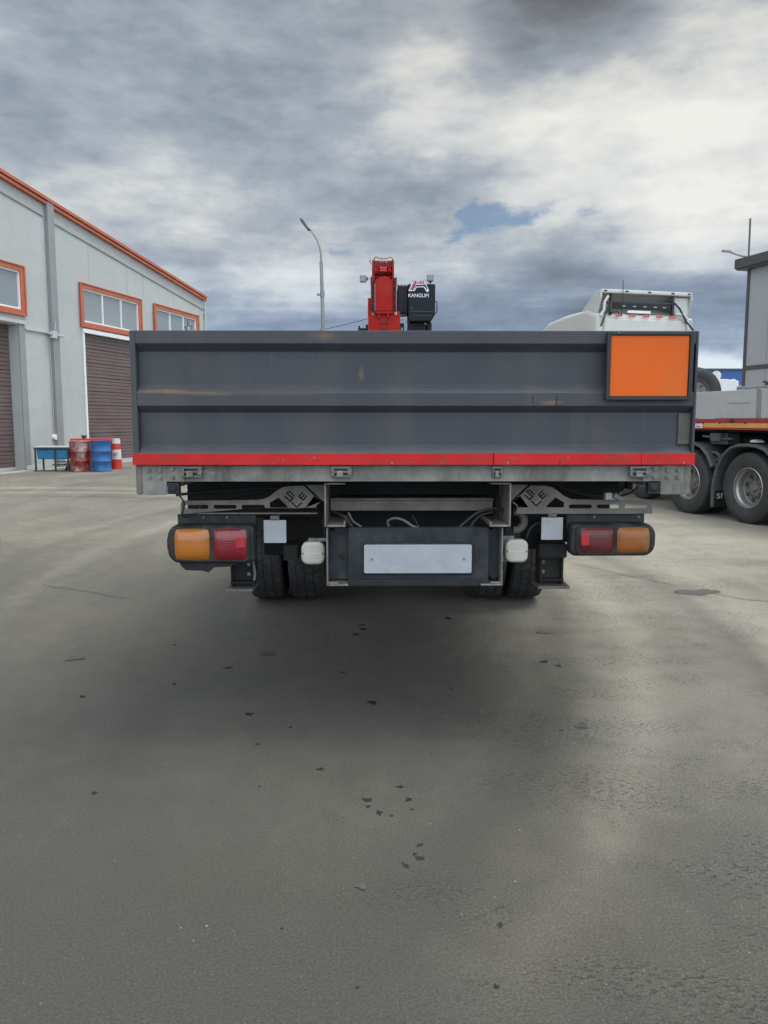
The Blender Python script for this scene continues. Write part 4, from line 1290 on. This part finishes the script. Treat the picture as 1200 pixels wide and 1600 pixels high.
# conduit, junction boxes, corner pipe
MB().box(1.40, 2.575, -.05, -.004, 4.16, 4.22).cyl((2.3, -.17, 4.15), (3.05, -.17, 4.12), .035, 12).build('cable_trunking', 'wall_trim', B)
MB().box(2.42, 2.66, -.22, -.131, 4.02, 4.24).tube([(2.62, -.16, 4.24), (2.66, -.17, 4.5), (2.62, -.16, 4.58)], .015, 8).build('junction_box', 'wall_trim', B)
MB().cyl((2.54, -.10, .96), (2.54, -.002, .96), .085, 16).build('wall_socket', 'window_white', B)
MB().tube([(2.54, -.03, 1.05), (2.54, -.03, 4.05)], .012, 8).build('conduit', 'wall_trim', B, smooth=True)
MB().tube([(S1 + .06, -.06, .2), (S1 + .06, -.06, RT(S1) - .1)], .05, 12).build('downpipe', 'wall_trim', B, smooth=True)
MB().box(S1 + .12, S1 + .28, .05, .2, 5.95, 6.2).build('corner_lamp', 'orange_trim', B, bevel=.01)
# concrete apron at the foot of the wall
ap = MB().box(-26, 13.6, -.55, -.006, 0, .012)
o_ = ap.build('pavement', 'concrete'); tag(o_, kind='structure'); o_.location = B.location; o_.rotation_euler = B.rotation_euler

# ================================================================== THINGS BY THE WORKSHOP
def drum(x, y, mt, label, lid):
    r = .288
    root = tag(empty('oil_drum', (x, y, 0), random.uniform(0, 6)), label, 'drum', 'steel drums by the workshop door')
    pf = [(0, .01), (r - .01, .0), (r, .012), (r, .03), (r - .008, .04), (r - .008, .28), (r + .006, .295), (r + .006, .305), (r - .008, .32), (r - .008, .57), (r + .006, .585), (r + .006, .595),
          (r - .008, .61), (r - .008, .86), (r, .872), (r + .003, .885), (r - .006, .89), (r - .012, .875), (0, .872)]
    MB().lathe(pf, (0, 0, 0), 'z', 48).build('drum_body', mt, root, smooth=True, angle=50)
    MB().lathe([(r + .004, .874), (r + .007, .885), (r + .004, .896), (r - .010, .896), (r - .010, .878)], (0, 0, 0), 'z', 48, closed=True).build('drum_rim', lid, root, smooth=True)
    return root
drum(-8.69, 23.45, 'drum_red', 'dark red steel drum with flaking whitish paint, beside the blue drum', 'drum_lid')
drum(-8.06, 23.42, 'drum_blue', 'scuffed blue steel drum between red drum and red white barrier', 'drum_blue')

# traffic barrier behind the drums
tb = tag(empty('traffic_barrier', (-8.10, 24.55, 0), R(178)), 'red and white banded traffic barrier standing behind the two drums', 'barrier')
bp_ = [(-.20, 0), (.20, 0), (.18, .12), (.10, .30), (.085, .93), (-.085, .93), (-.10, .30), (-.18, .12)]
MB().prism(bp_, 'x', 0.02, 1.22).build('barrier_body', 'barrier_red', tb, bevel=.02)
pb = MB()
for z0, z1, mt in ((.0, .30, 'barrier_red'), (.30, .60, 'barrier_white'), (.60, .78, 'barrier_red'), (.78, .93, 'barrier_white')):
    MB().lathe([(0, z0), (.155 - z0 * .04, z0), (.155 - z1 * .04, z1 - .002), (0, z1 - .002)], (-.13, 0, 0), 'z', 24).build('barrier_post_band', mt, tb, smooth=True)
MB().box(.30, .50, .0985, .12, .6, .85).build('barrier_patch', 'barrier_white', tb)
MB().cyl((.86, 0, .93), (.86, 0, .99), .055, 16).cyl((.86, 0, .99), (.86, 0, 1.03), .085, 16).build('filler_cap', 'ink', tb)
text('ПОСТ', 'barrier_lettering', 'ink', tb, (-.035, .152, .40), .19, .10, .004, rotz=math.pi)

# sink table
st = tag(empty('sink_table', (-9.48, 23.62, 0), R(3)), 'dark framed table with a pale top and a blue basin set under it', 'table')
MB().box(-.50, .52, -.33, .33, .70, .73).build('table_top', 'table_top', st, bevel=.006)
fr = MB()
fr.box(-.50, .52, -.335, -.30, .655, .699).box(-.50, .52, .30, .335, .655, .699).box(-.50, -.465, -.3, .3, .655, .699).box(.485, .52, -.3, .3, .655, .699)
fr.box(-.1, .50, -.02, .02, .16, .195).box(.15, .50, -.32, -.29, .27, .30)
fr.build('table_frame', 'table_frame', st)
for x, y in ((-.46, -.31), (.10, -.31), (.47, .31), (-.46, .31), (.47, -.31)):
    MB().box(x - .022, x + .022, y - .022, y + .022, 0, .654).build('leg', 'table_frame', st)
MB().prism([(-.42, .36), (.44, .36), (.48, .60), (.47, .652), (-.45, .652), (-.44, .60)], 'y', -.28, .28).build('basin', 'basin_blue', st, bevel=.03, seg=3)
MB().prism([(-.3, 0), (0, 0), (-.02, .10), (-.12, .17), (-.26, .13)], 'y', -.1, .12).build('bundle', 'ink', None, bevel=.02).location = (-9.0, 23.9, 0)
bun = bpy.data.objects['bundle']; bun.name = 'rubbish_bag'; tag(bun, 'small black bag on the ground under the sink table', 'bag')
rg = MB().prism([(-.10, .0), (.10, .0), (.12, .04), (.06, .08), (-.04, .07), (-.12, .03)], 'y', -.06, .06).build('rag', 'rag', None, bevel=.015)
rg.location = (-9.18, 23.86, .17); tag(rg, 'crumpled white rag on the lower rail of the sink table', 'rag')
cr_ = tag(empty('crate', (-9.12, 24.75, 0)), 'red crate with a pale square panel, behind the sink table', 'crate')
MB().box(-.26, .30, -.2, .2, 0, .93).build('crate_body', 'barrier_red', cr_, bevel=.02)
MB().box(-.20, .02, -.212, -.2, .70, .88).build('crate_panel', 'barrier_white', cr_, bevel=.004)

# ================================================================== STREET LAMP AND WIRE
sl_ = tag(empty('street_lamp', (-1.86, 30, 0)), 'tall thin grey street lamp with a curved arm, behind the truck bed', 'street lamp')
MB().tube([(0, 0, 0), (-.05, 0, 3.5), (-.13, 0, 7.27)], [.085, .075, .062], 12).build('pole', 'pole', sl_, smooth=True)
MB().tube([(-.13, 0, 7.25), (-.135, 0, 7.50), (-.17, 0, 7.74), (-.27, 0, 8.03), (-.42, 0, 8.27), (-.56, 0, 8.46)], [.040, .038, .034, .03, .03, .03], 10).build('arm', 'pole', sl_, smooth=True)
MB().prism([(-.50, 8.38), (-.555, 8.42), (-.76, 8.72), (-.86, 8.80), (-.90, 8.76), (-.83, 8.66), (-.60, 8.37)], 'y', -.14, .14).build('lamp_head', 'fender', sl_, bevel=.02)
MB().box(-.30, -.08, -.05, .05, 6.05, 6.12).cyl((-.1, 0, 6.0), (-.1, 0, 6.2), .085, 12).build('wire_bracket', 'pole', sl_)
def wire_pts(a, b, sag, n=24):
    a, b = Vector(a), Vector(b)
    return [a.lerp(b, i / n) - Vector((0, 0, sag * 4 * (i / n) * (1 - i / n))) for i in range(n + 1)]
wr = MB().tube(wire_pts((-7.62, 36.4, 4.7), (1.8, 33, 6.2), .25), .012, 6).build('overhead_cable', 'cable', smooth=True)
tag(wr, 'thin sagging overhead cable crossing the sky behind the street lamp', 'cable')
pst = tag(empty('utility_pole', (1.78, 33, 0)), 'grey utility pole hidden behind the black tank of the crane', 'pole')
MB().tube([(0, 0, 0), (0, 0, 6.5)], [.09, .07], 12).build('mast', 'pole', pst, smooth=True)
MB().box(-.12, .12, -.06, .06, 6.1, 6.2).build('cross_arm', 'pole', pst)

# ================================================================== SEMI TRAILER
ta = R(15.3)
TR = tag(empty('semi_trailer', (5.425, 11.195, 0), ta), 'low flatbed trailer with grey dropside, red and yellow edge and steel wheels', 'trailer')
# local: x across (0 = left tyre face, + to the right), y forward
TW = 2.5
dk = MB().box(0, TW, -4.2, 3.6, 1.47, 1.515).build('deck', 'dropside_post', TR)
MB().box(-.035, -.001, -4.2, 3.6, 1.452, 1.518).build('side_rail', 'deck_red', TR, bevel=.003)
MB().box(-.036, -.002, -4.2, 1.24, 1.385, 1.4515).build('marking_strip', 'deck_yellow', TR, bevel=.002)
MB().box(-.032, .01, -4.2, 3.6, 1.355, 1.3845).build('side_rail', 'deck_red', TR, bevel=.003)
mk = MB().prism(rrect(1.20, 1.44, 1.375, 1.445, .004), 'x', -.042, -.0365).build('name_board', 'barrier_white', TR)
MB().box(-.0455, -.0425, 1.365, 1.385, 1.39, 1.435).box(-.0455, -.0425, 1.24, 1.34, 1.393, 1.402).build('board_mark', 'ink', mk)
hk = MB()
for y in (1.18, .80, .26, -.3, -.9, -1.5):
    hk.cyl((-.048, y, 1.455), (-.036, y, 1.455), .014, 10)
hk.build('rope_hook', 'ink', TR)
MB().box(-.045, -.036, .50, .59, 1.462, 1.512).build('lamp', 'ink', TR)
for (a, b) in ((.075, 1.62), (-1.5, -.02), (-3.1, -1.62)):
    p = MB().box(-.028, .0, a, b, 1.522, 1.930).build('dropside', 'dropside', TR, bevel=.006)
    MB().box(-.034, -.0285, a + .12, a + .60, 1.742, 1.748).build('panel_line', 'dropside_post', p)
for y in (.0, -1.56):
    MB().box(-.032, .03, y, y + .07, 1.52, 1.935).build('stanchion', 'dropside_post', TR, bevel=.004)
# frame, suspension
MB().box(.55, .70, -4.2, 3.6, 1.05, 1.468).box(1.8, 1.95, -4.2, 3.6, 1.05, 1.468).build('chassis_beam', 'chassis', TR, bevel=.01)
MB().box(.10, TW - .1, -4.0, 3.4, 1.32, 1.35).build('under_frame', 'chassis', TR)
for y in (-2.3, -1.0, .75, 1.95):
    MB().prism([(.30, 1.32), (.70, 1.32), (.66, .75), (.5, .55), (.38, .60)], 'y', y, y + .1).build('spring_hanger', 'chassis', TR, bevel=.004)
bx = MB().box(.10, .35, .78, 1.15, 1.13, 1.30).tube([(.06, .85, 1.22), (.05, 1.1, 1.24), (.06, 1.3, 1.25)], .02, 8).box(.02, .09, .86, 1.08, 1.18, 1.30)
bx.build('valve_box', 'fender', TR, bevel=.004)
MB().box(.04, .1, .62, .92, 1.205, 1.232).build('bracket_bar', 'fender', TR, bevel=.004)
tk2 = MB().cyl((.45, .45, 1.18), (.45, 1.2, 1.18), .10, 20).build('air_tank_or_backing', 'dark_metal', TR, smooth=True)
MB().tube([(.05, 1.05, 1.0), (.06, .96, 1.0), (.07, .9, .96), (.07, .92, .90), (.07, .98, .88)], .022, 10).build('brake_chamber', 'fender', TR, smooth=True)

def trailer_wheel(x, y, s=1, name='wheel'):
    r = .52; wd = .30
    ty = tyre_mb(x + s * wd / 2, y, r - .002, wd, r, True, .285).build(name, 'tyre_side', TR, smooth=True, angle=35)
    sg = -s
    # deep dished rim seen from the outside
    pf = [(.297, 0), (.300, .006), (.292, .014), (.283, .010), (.276, -.02), (.262, -.035), (.252, -.06), (.245, -.12), (.225, -.135), (.150, -.140), (.14, -.150), (.0, -.150)]
    xo = x + s * .035
    rim = MB().lathe([(a, sg * b) for a, b in pf[:8]], (xo, y, r - .002), 'x', 48).build('rim', 'rim_steel', ty, smooth=True, angle=25)
    MB().lathe([(.2445, -sg * .119), (.225, -sg * .135), (.150, -sg * .140), (.135, -sg * .120), (.0, -sg * .118)], (xo, y, r - .002), 'x', 48).build('wheel_disc', 'rim_disc', ty, smooth=True, angle=25)
    hl = MB()
    for k in range(8):
        a = 2 * math.pi * k / 8 + .2
        yy, zz_ = y + .187 * math.cos(a), r - .002 + .187 * math.sin(a)
        hl.cyl((xo + s * .1365, yy, zz_), (xo + s * .128, yy, zz_), .033, 16)
    hl.build_each('hand_hole', 'ink', ty)
    nt = MB()
    for k in range(10):
        a = 2 * math.pi * k / 10
        yy, zz_ = y + .125 * math.cos(a), r - .002 + .125 * math.sin(a)
        nt.cyl((xo + s * .115, yy, zz_), (xo + s * .085, yy, zz_), .013, 6)
    nt.lathe([(0, -.03), (.045, -.03), (.06, -.015), (.065, 0)], (xo + s * .12, y, r - .002), 'x', 24) if s > 0 else nt.lathe([(0, .06), (.05, .06), (.075, .03), (.08, 0)], (xo - .12, y, r - .002), 'x', 24)
    nt.build('hub', 'rim_disc', ty, smooth=True, angle=35)
    rg = MB()
    for rr in (.40, .455):
        rg.lathe([(rr - .004, 0), (rr, -s * .004), (rr + .004, 0)], (x + s * .004 if rr < .42 else x + s * .006, y, r - .002), 'x', 64)
    rg.build('sidewall_ring', 'tyre_side', ty, smooth=True)
    return ty
WY = (.22, 1.58, -1.14)
for y in WY:
    trailer_wheel(0, y); trailer_wheel(TW, y, -1)
    tyre_mb(.32 + .15, y, .518, .30, .52, False).build('inner_wheel', 'tyre_side', TR, smooth=True)
    MB().cyl((.3, y, .518), (TW - .3, y, .518), .065, 14).build('axle', 'chassis', TR, smooth=True)
def fender(y, x0, x1):
    ro, ri = .685, .655
    pts = [(y + .72, .42), (y + .70, .58), (y + .64, .80), (y + .52, .98), (y + .36, 1.10), (y + .2, 1.145), (y, 1.155), (y - .2, 1.145), (y - .36, 1.10), (y - .52, .98), (y - .64, .80)]
    pin = [(y + (a - y) * .945, b - .035 if b > .6 else b) for a, b in pts]
    f = MB().prism(pts + pin[::-1], 'x', x0, x1).build('fender', 'fender', TR, bevel=.006)
    # rolled outer lip
    MB().tube([(x0 + .004 if x0 < 1 else x1 - .004, a, b) for a, b in [((p[0] + q[0]) / 2, (p[1] + q[1]) / 2) for p, q in zip(pts, pin)]], .026, 8).build('fender_lip', 'fender', f, smooth=True)
for y in WY:
    fender(y, -.02, .62)
    fender(y, TW - .62, TW + .02)
for y in (.88, -.48):
    mf = MB().box(-.01, .60, y + .02, y + .035, .17, .44).build('mud_flap', 'plastic_black', TR, bevel=.004)
    MB().box(-.03, -.011, y + .0, y + .06, .17, .46).build('flap_edge', 'fender', mf)
    text('SП', 'flap_lettering', 'barrier_white', mf, (.05, y + .017, .30), .17, .085, .004, bold=.01)
sn = MB()
rn = random.Random(2)
sn.prism([(.12, 1.175), (.28, 1.175), (.26, 1.205), (.20, 1.22), (.14, 1.20)], 'x', .06, .2)
sn.build('snow_lump', 'rag', TR, bevel=.01)
# landing gear and gooseneck front
MB().box(.3, 2.2, 3.2, 3.62, .95, 1.468).build('gooseneck', 'chassis', TR, bevel=.02)
MB().box(.35, 2.15, 3.62, 5.2, 1.30, 1.468).build('gooseneck', 'deck_red', TR, bevel=.02)

# load on the trailer: spare wheel, beams, white cover
sw_ = tag(empty('spare_wheel', (5.37, 13.5, 1.516), R(72)), 'spare truck wheel standing upright on the trailer deck, partly behind the tailgate', 'wheel')
r = .43
h = .14
zc = .43
ty = tyre_mb(0, 0, zc, .26, r, True, .245).build('tyre', 'tyre_side', sw_, smooth=True, angle=35)
MB().lathe([(.255, -.10), (.25, -.12), (.235, -.10), (.22, -.05), (.205, -.03), (.13, -.03), (.09, -.06), (.07, -.06), (.0, -.05)], (0, 0, zc), 'x', 40).build('rim', 'rim_disc', sw_, smooth=True, angle=30)
hh = MB()
for k in range(8):
    a = 2 * math.pi * k / 8
    hh.cyl((-.042, .168 * math.cos(a), zc + .168 * math.sin(a)), (-.03, .168 * math.cos(a), zc + .168 * math.sin(a)), .022, 14)
hh.build_each('hand_hole', 'ink', sw_)

lb = tag(empty('folding_ramp', (5.95, 11.9, 1.515), ta), 'grey steel ramp beams lying along the top of the trailer load', 'ramp')
MB().box(.35, .47, -1.6, 1.25, .47, .53).box(.30, .42, -1.2, 1.9, .405, .455).build('ramp_beam', 'grey_metal', lb, bevel=.012)
MB().box(.55, .75, -2.2, 2.0, .0, .40).box(.22, .30, -.1, .0, .0, .47).box(.22, .30, 1.0, 1.1, .0, .47).build('ramp_stand', 'dropside_post', lb, bevel=.01)
MB().cyl((.40, .62, .53), (.40, .62, .575), .025, 12).lathe([(0, .615), (.04, .61), (.065, .59), (.07, .57), (0, .565)], (.40, .62, 0), 'z', 20).build('pulley', 'ink', lb, smooth=True)
MB().prism([(-.05, .49), (1.15, .49), (1.15, .50), (.2, .60), (-.05, .61)], 'x', .62, .64).build('ramp_blade', 'fender', lb)
# ================================================================== WHITE TRACTOR
tr_ = tag(empty('tractor_unit', (5.77, 17.2, 0), R(14)), 'white tractor unit with raised roof fairing, red marker lights and black struts', 'truck')
# local x across (-1.2..1.2), y forward
cb = MB().prism([(0, 1.15), (0, 3.71), (.5, 3.86), (1.4, 3.85), (2.3, 3.79), (2.75, 3.62), (3.0, 2.4), (3.05, 1.15)], 'x', -1.16, 1.02)
cabb = cb.build('cab', 'cab_white', tr_, bevel=.09, seg=4, smooth=True)
MB().box(1.0, 1.24, .12, 1.9, 1.3, 3.70).build('cab_side_fairing', 'cab_shadow', cabb, bevel=.05, seg=3)
MB().prism([(-.06, 1.6), (.02, 1.6), (.02, 3.62), (-.04, 3.62)], 'x', -1.02, .98).build('rear_shell', 'cab_white', cabb, bevel=.03, seg=3)
# hollow roof fairing: shell open to the rear
fs_ = MB()
top = lambda y: 4.20 - .015 * y - .11 * max(0, y - .3) ** 1.6
fs_.prism([(-.05, 4.135), (-.05, 4.215), (.2, 4.20), (.75, 3.86), (.70, 3.82), (.15, 4.12)], 'x', -1.10, 1.06)
for (a, b) in ((-1.12, -1.08), (1.04, 1.08)):
    fs_.prism([(-.03, 4.20), (-.05, 4.05), (.10, 3.72), (.75, 3.80), (.72, 3.88), (.2, 4.195)], 'x', a, b)
fs_.build('roof_fairing', 'cab_white', cabb, bevel=.02, seg=2)
MB().prism([(.70, 3.74), (1.045, 3.74), (1.045, 4.12), (.60, 4.12)], 'y', .05, .09).build('fairing_corner', 'cab_white', cabb, bevel=.02)
MB().box(-1.07, 1.03, .40, .42, 3.70, 4.04).box(-.85, .68, .20, .22, 3.71, 3.80).build('fairing_inner', 'cab_shadow', cabb)
# small dark notches along the fairing edge
nk = MB()
for x in (-1.02, -.52, .02, .58, .98):
    nk.box(x - .035, x + .035, -.062, -.051, 4.165, 4.195)
nk.build('fairing_clip', 'ink', cabb)
# struts, rack
st_ = MB()
st_.box(-.88, -.83, -.02, .03, 3.70, 4.14).box(.60, .65, -.02, .03, 3.72, 4.14)
st_.box(-.83, .60, -.01, .02, 3.955, 3.985)
st_.build('fairing_frame', 'ink', cabb)
MB().box(-.80, .58, .0, .06, 3.83, 3.945).build('rack_beam', 'dark_metal', cabb, bevel=.006)
rb_ = MB()
for x in (-.55, -.3, -.05, .2, .42):
    rb_.box(x - .04, x + .04, -.006, -.001, 3.87, 3.90)
rb_.build('rack_plate', 'lamp_grey', cabb)
MB().box(-.45, .1, .0, .04, 3.745, 3.80).build('tube_lamp', 'window_white', cabb, bevel=.008)
MB().tube([(-.95, -.05, 4.07), (-1.03, -.05, 3.95), (-1.04, -.05, 3.78), (-1.12, -.05, 3.66)], .03, 10).build('grab_rail', 'cab_white', cabb, smooth=True)
MB().tube([(.65, -.05, 3.75), (.85, -.06, 3.74), (.94, -.06, 3.66), (.98, -.06, 3.4)], .035, 10).build('grab_rail', 'cab_white', cabb, smooth=True)
hz = MB()
hz.tube([(-.86, -.06, 4.1), (-.92, -.08, 3.9), (-1.02, -.08, 3.7), (-1.12, -.08, 3.45)], .02, 8)
hz.tube([(.63, -.05, 3.98), (.75, -.07, 3.86), (.9, -.09, 3.6), (1.10, -.08, 3.42)], .022, 8)
hz.tube([(-.98, -.05, 3.95), (-.9, -.05, 3.84), (-.95, -.05, 3.76), (-.85, -.05, 3.74), (-.72, -.05, 3.76), (-.68, -.05, 3.68)], .016, 8)
hz.build('black_hose', 'cable', cabb, smooth=True)
MB().tube([(-.66, -.10, 3.66), (-.64, -.10, 4.1), (-.65, -.10, 4.40)], .008, 6).build('aerial', 'cable', cabb)
mk_ = MB()
for x in (-.70, -.38, -.05, .27, .58):
    m1 = MB().box(x - .075, x + .075, -.075, -.05, 3.655 if x > -.6 else 3.66, 3.70).build('marker_light', 'marker_red', cabb, bevel=.008)
# bonnet-side bulge, chassis, wheels (behind the bed)
MB().box(-.9, -.84, 1.9, 1.98, 3.80, 3.87).build('side_marker', 'marker_red', cabb)
MB().box(-1.1, 1.0, .05, 1.35, .55, 1.148).build('cab_skirt', 'cab_shadow', tr_, bevel=.03)
MB().prism([(2.62, .45), (3.12, .45), (3.12, 1.1), (3.03, 1.6), (2.62, 1.6)], 'x', -1.12, 1.0).build('front_bumper', 'cab_white', tr_, bevel=.04)
MB().box(-.45, .45, -2.6, 2.6, .75, 1.05).build('chassis_frame', 'chassis', tr_, bevel=.02)
MB().lathe([(.0, 1.27), (.45, 1.25), (.5, 1.2), (.45, 1.15), (0, 1.12)], (0, -1.5, 0), 'z', 32).build('fifth_wheel', 'chassis', tr_, smooth=True)
for y in (-1.9, -.6, 2.0):
    for s in (-1, 1):
        o1 = tyre_mb(s * 1.05, y, .52, .3, .52, False).build('wheel', 'tyre_side', tr_, smooth=True)
        MB().lathe([(.0, s * .02), (.16, s * .02), (.20, -s * .02), (.27, -s * .03), (.285, s * .10), (.295, s * .11)], (s * 1.05, y, .52), 'x', 32).build('rim', 'rim_steel', o1, smooth=True)

# ================================================================== RIGHT-HAND BUILDING, BLUE SHED, VAN
ra = R(15.3)
RB = tag(empty('office_building', (12.41, 27.0, 0), ra), 'grey flat roofed building with dark overhanging eaves, behind the trailer', 'building')
# local: x into the building, y along the wall (0 = far corner, negative towards the camera)
MB().box(0, 9, -14, 0, 0, 6.45).build('wall', 'wall_right', RB)
MB().box(-.34, 9.4, -14.4, .30, 6.50, 6.82).box(-.30, 9.3, -14.3, .26, 6.452, 6.498).build('roof', 'roof_dark', RB, bevel=.02)
MB().box(-.028, -.002, -14, -.005, 3.16, 3.30).build('string_course', 'roof_dark', RB)
MB().box(-.03, .10, -.09, .03, 0, 6.45).build('corner_trim', 'roof_dark', RB)
pj = MB()
for i in range(1, 14):
    pj.box(-.006, -.002, -i - .008, -i + .008, .05, 3.15).box(-.006, -.002, -i - .008, -i + .008, 3.31, 6.44)
pj.build('panel_joint', 'dropside_post', RB)
MB().box(-.02, -.007, -8.5, -6.8, 3.9, 5.4).build('window', 'glass', RB)
MB().cyl((-.27, -.28, 6.8), (-.28, -.28, 8.02), .030, 8).build('mast', 'fender', RB)
MB().tube([(.0, -.2, 6.80), (-.42, .0, 6.90), (-.72, .1, 7.02)], .03, 8).box(-.98, -.70, .06, .16, 7.0, 7.06).build('floodlight_arm', 'pole', RB)

BL = tag(empty('blue_shed', (24.9, 60, 0)), 'distant blue metal shed with white round emblem and letters on its wall', 'building')
MB().box(-6, 9, 0, 9, 0, 5.22).build('wall', 'blue_metal', BL)
MB().box(-6.15, 9.15, -.15, 9.15, 5.225, 5.32).build('roof', 'fender', BL)
MB().lathe([(0, -.06), (.36, -.06), (.36, -.01)], (.62, 0, 4.80), 'y', 32).build('emblem', 'barrier_white', BL)
MB().prism([(.42, 4.42), (.50, 4.42), (.50, 4.70), (.60, 4.76), (.60, 4.82), (.42, 4.72)], 'y', -.08, -.061).build('emblem_mark', 'fender', BL)
text('ос', 'lettering', 'barrier_white', BL, (1.15, -.02, 4.10), 1.0, .45, .03, bold=.01)
VN = tag(empty('box_van', (18.95, 46, 0), R(0)), 'white box body of a van in front of the blue shed', 'van')
MB().prism([(-1.0, .5), (1.95, .5), (1.95, 3.72), (1.75, 3.78), (-1.0, 3.97)], 'y', 0, 5).build('van_body', 'van_white', VN, bevel=.03)
MB().box(1.952, 2.3, .2, 4.8, .5, 3.50).build('van_cab', 'dropside_post', VN, bevel=.03)
for y in (1.0, 4.0):
    for s in (-.7, 1.65):
        MB().cyl((s - .12, y, .4), (s + .12, y, .4), .4, 24).build('wheel', 'rubber', VN)
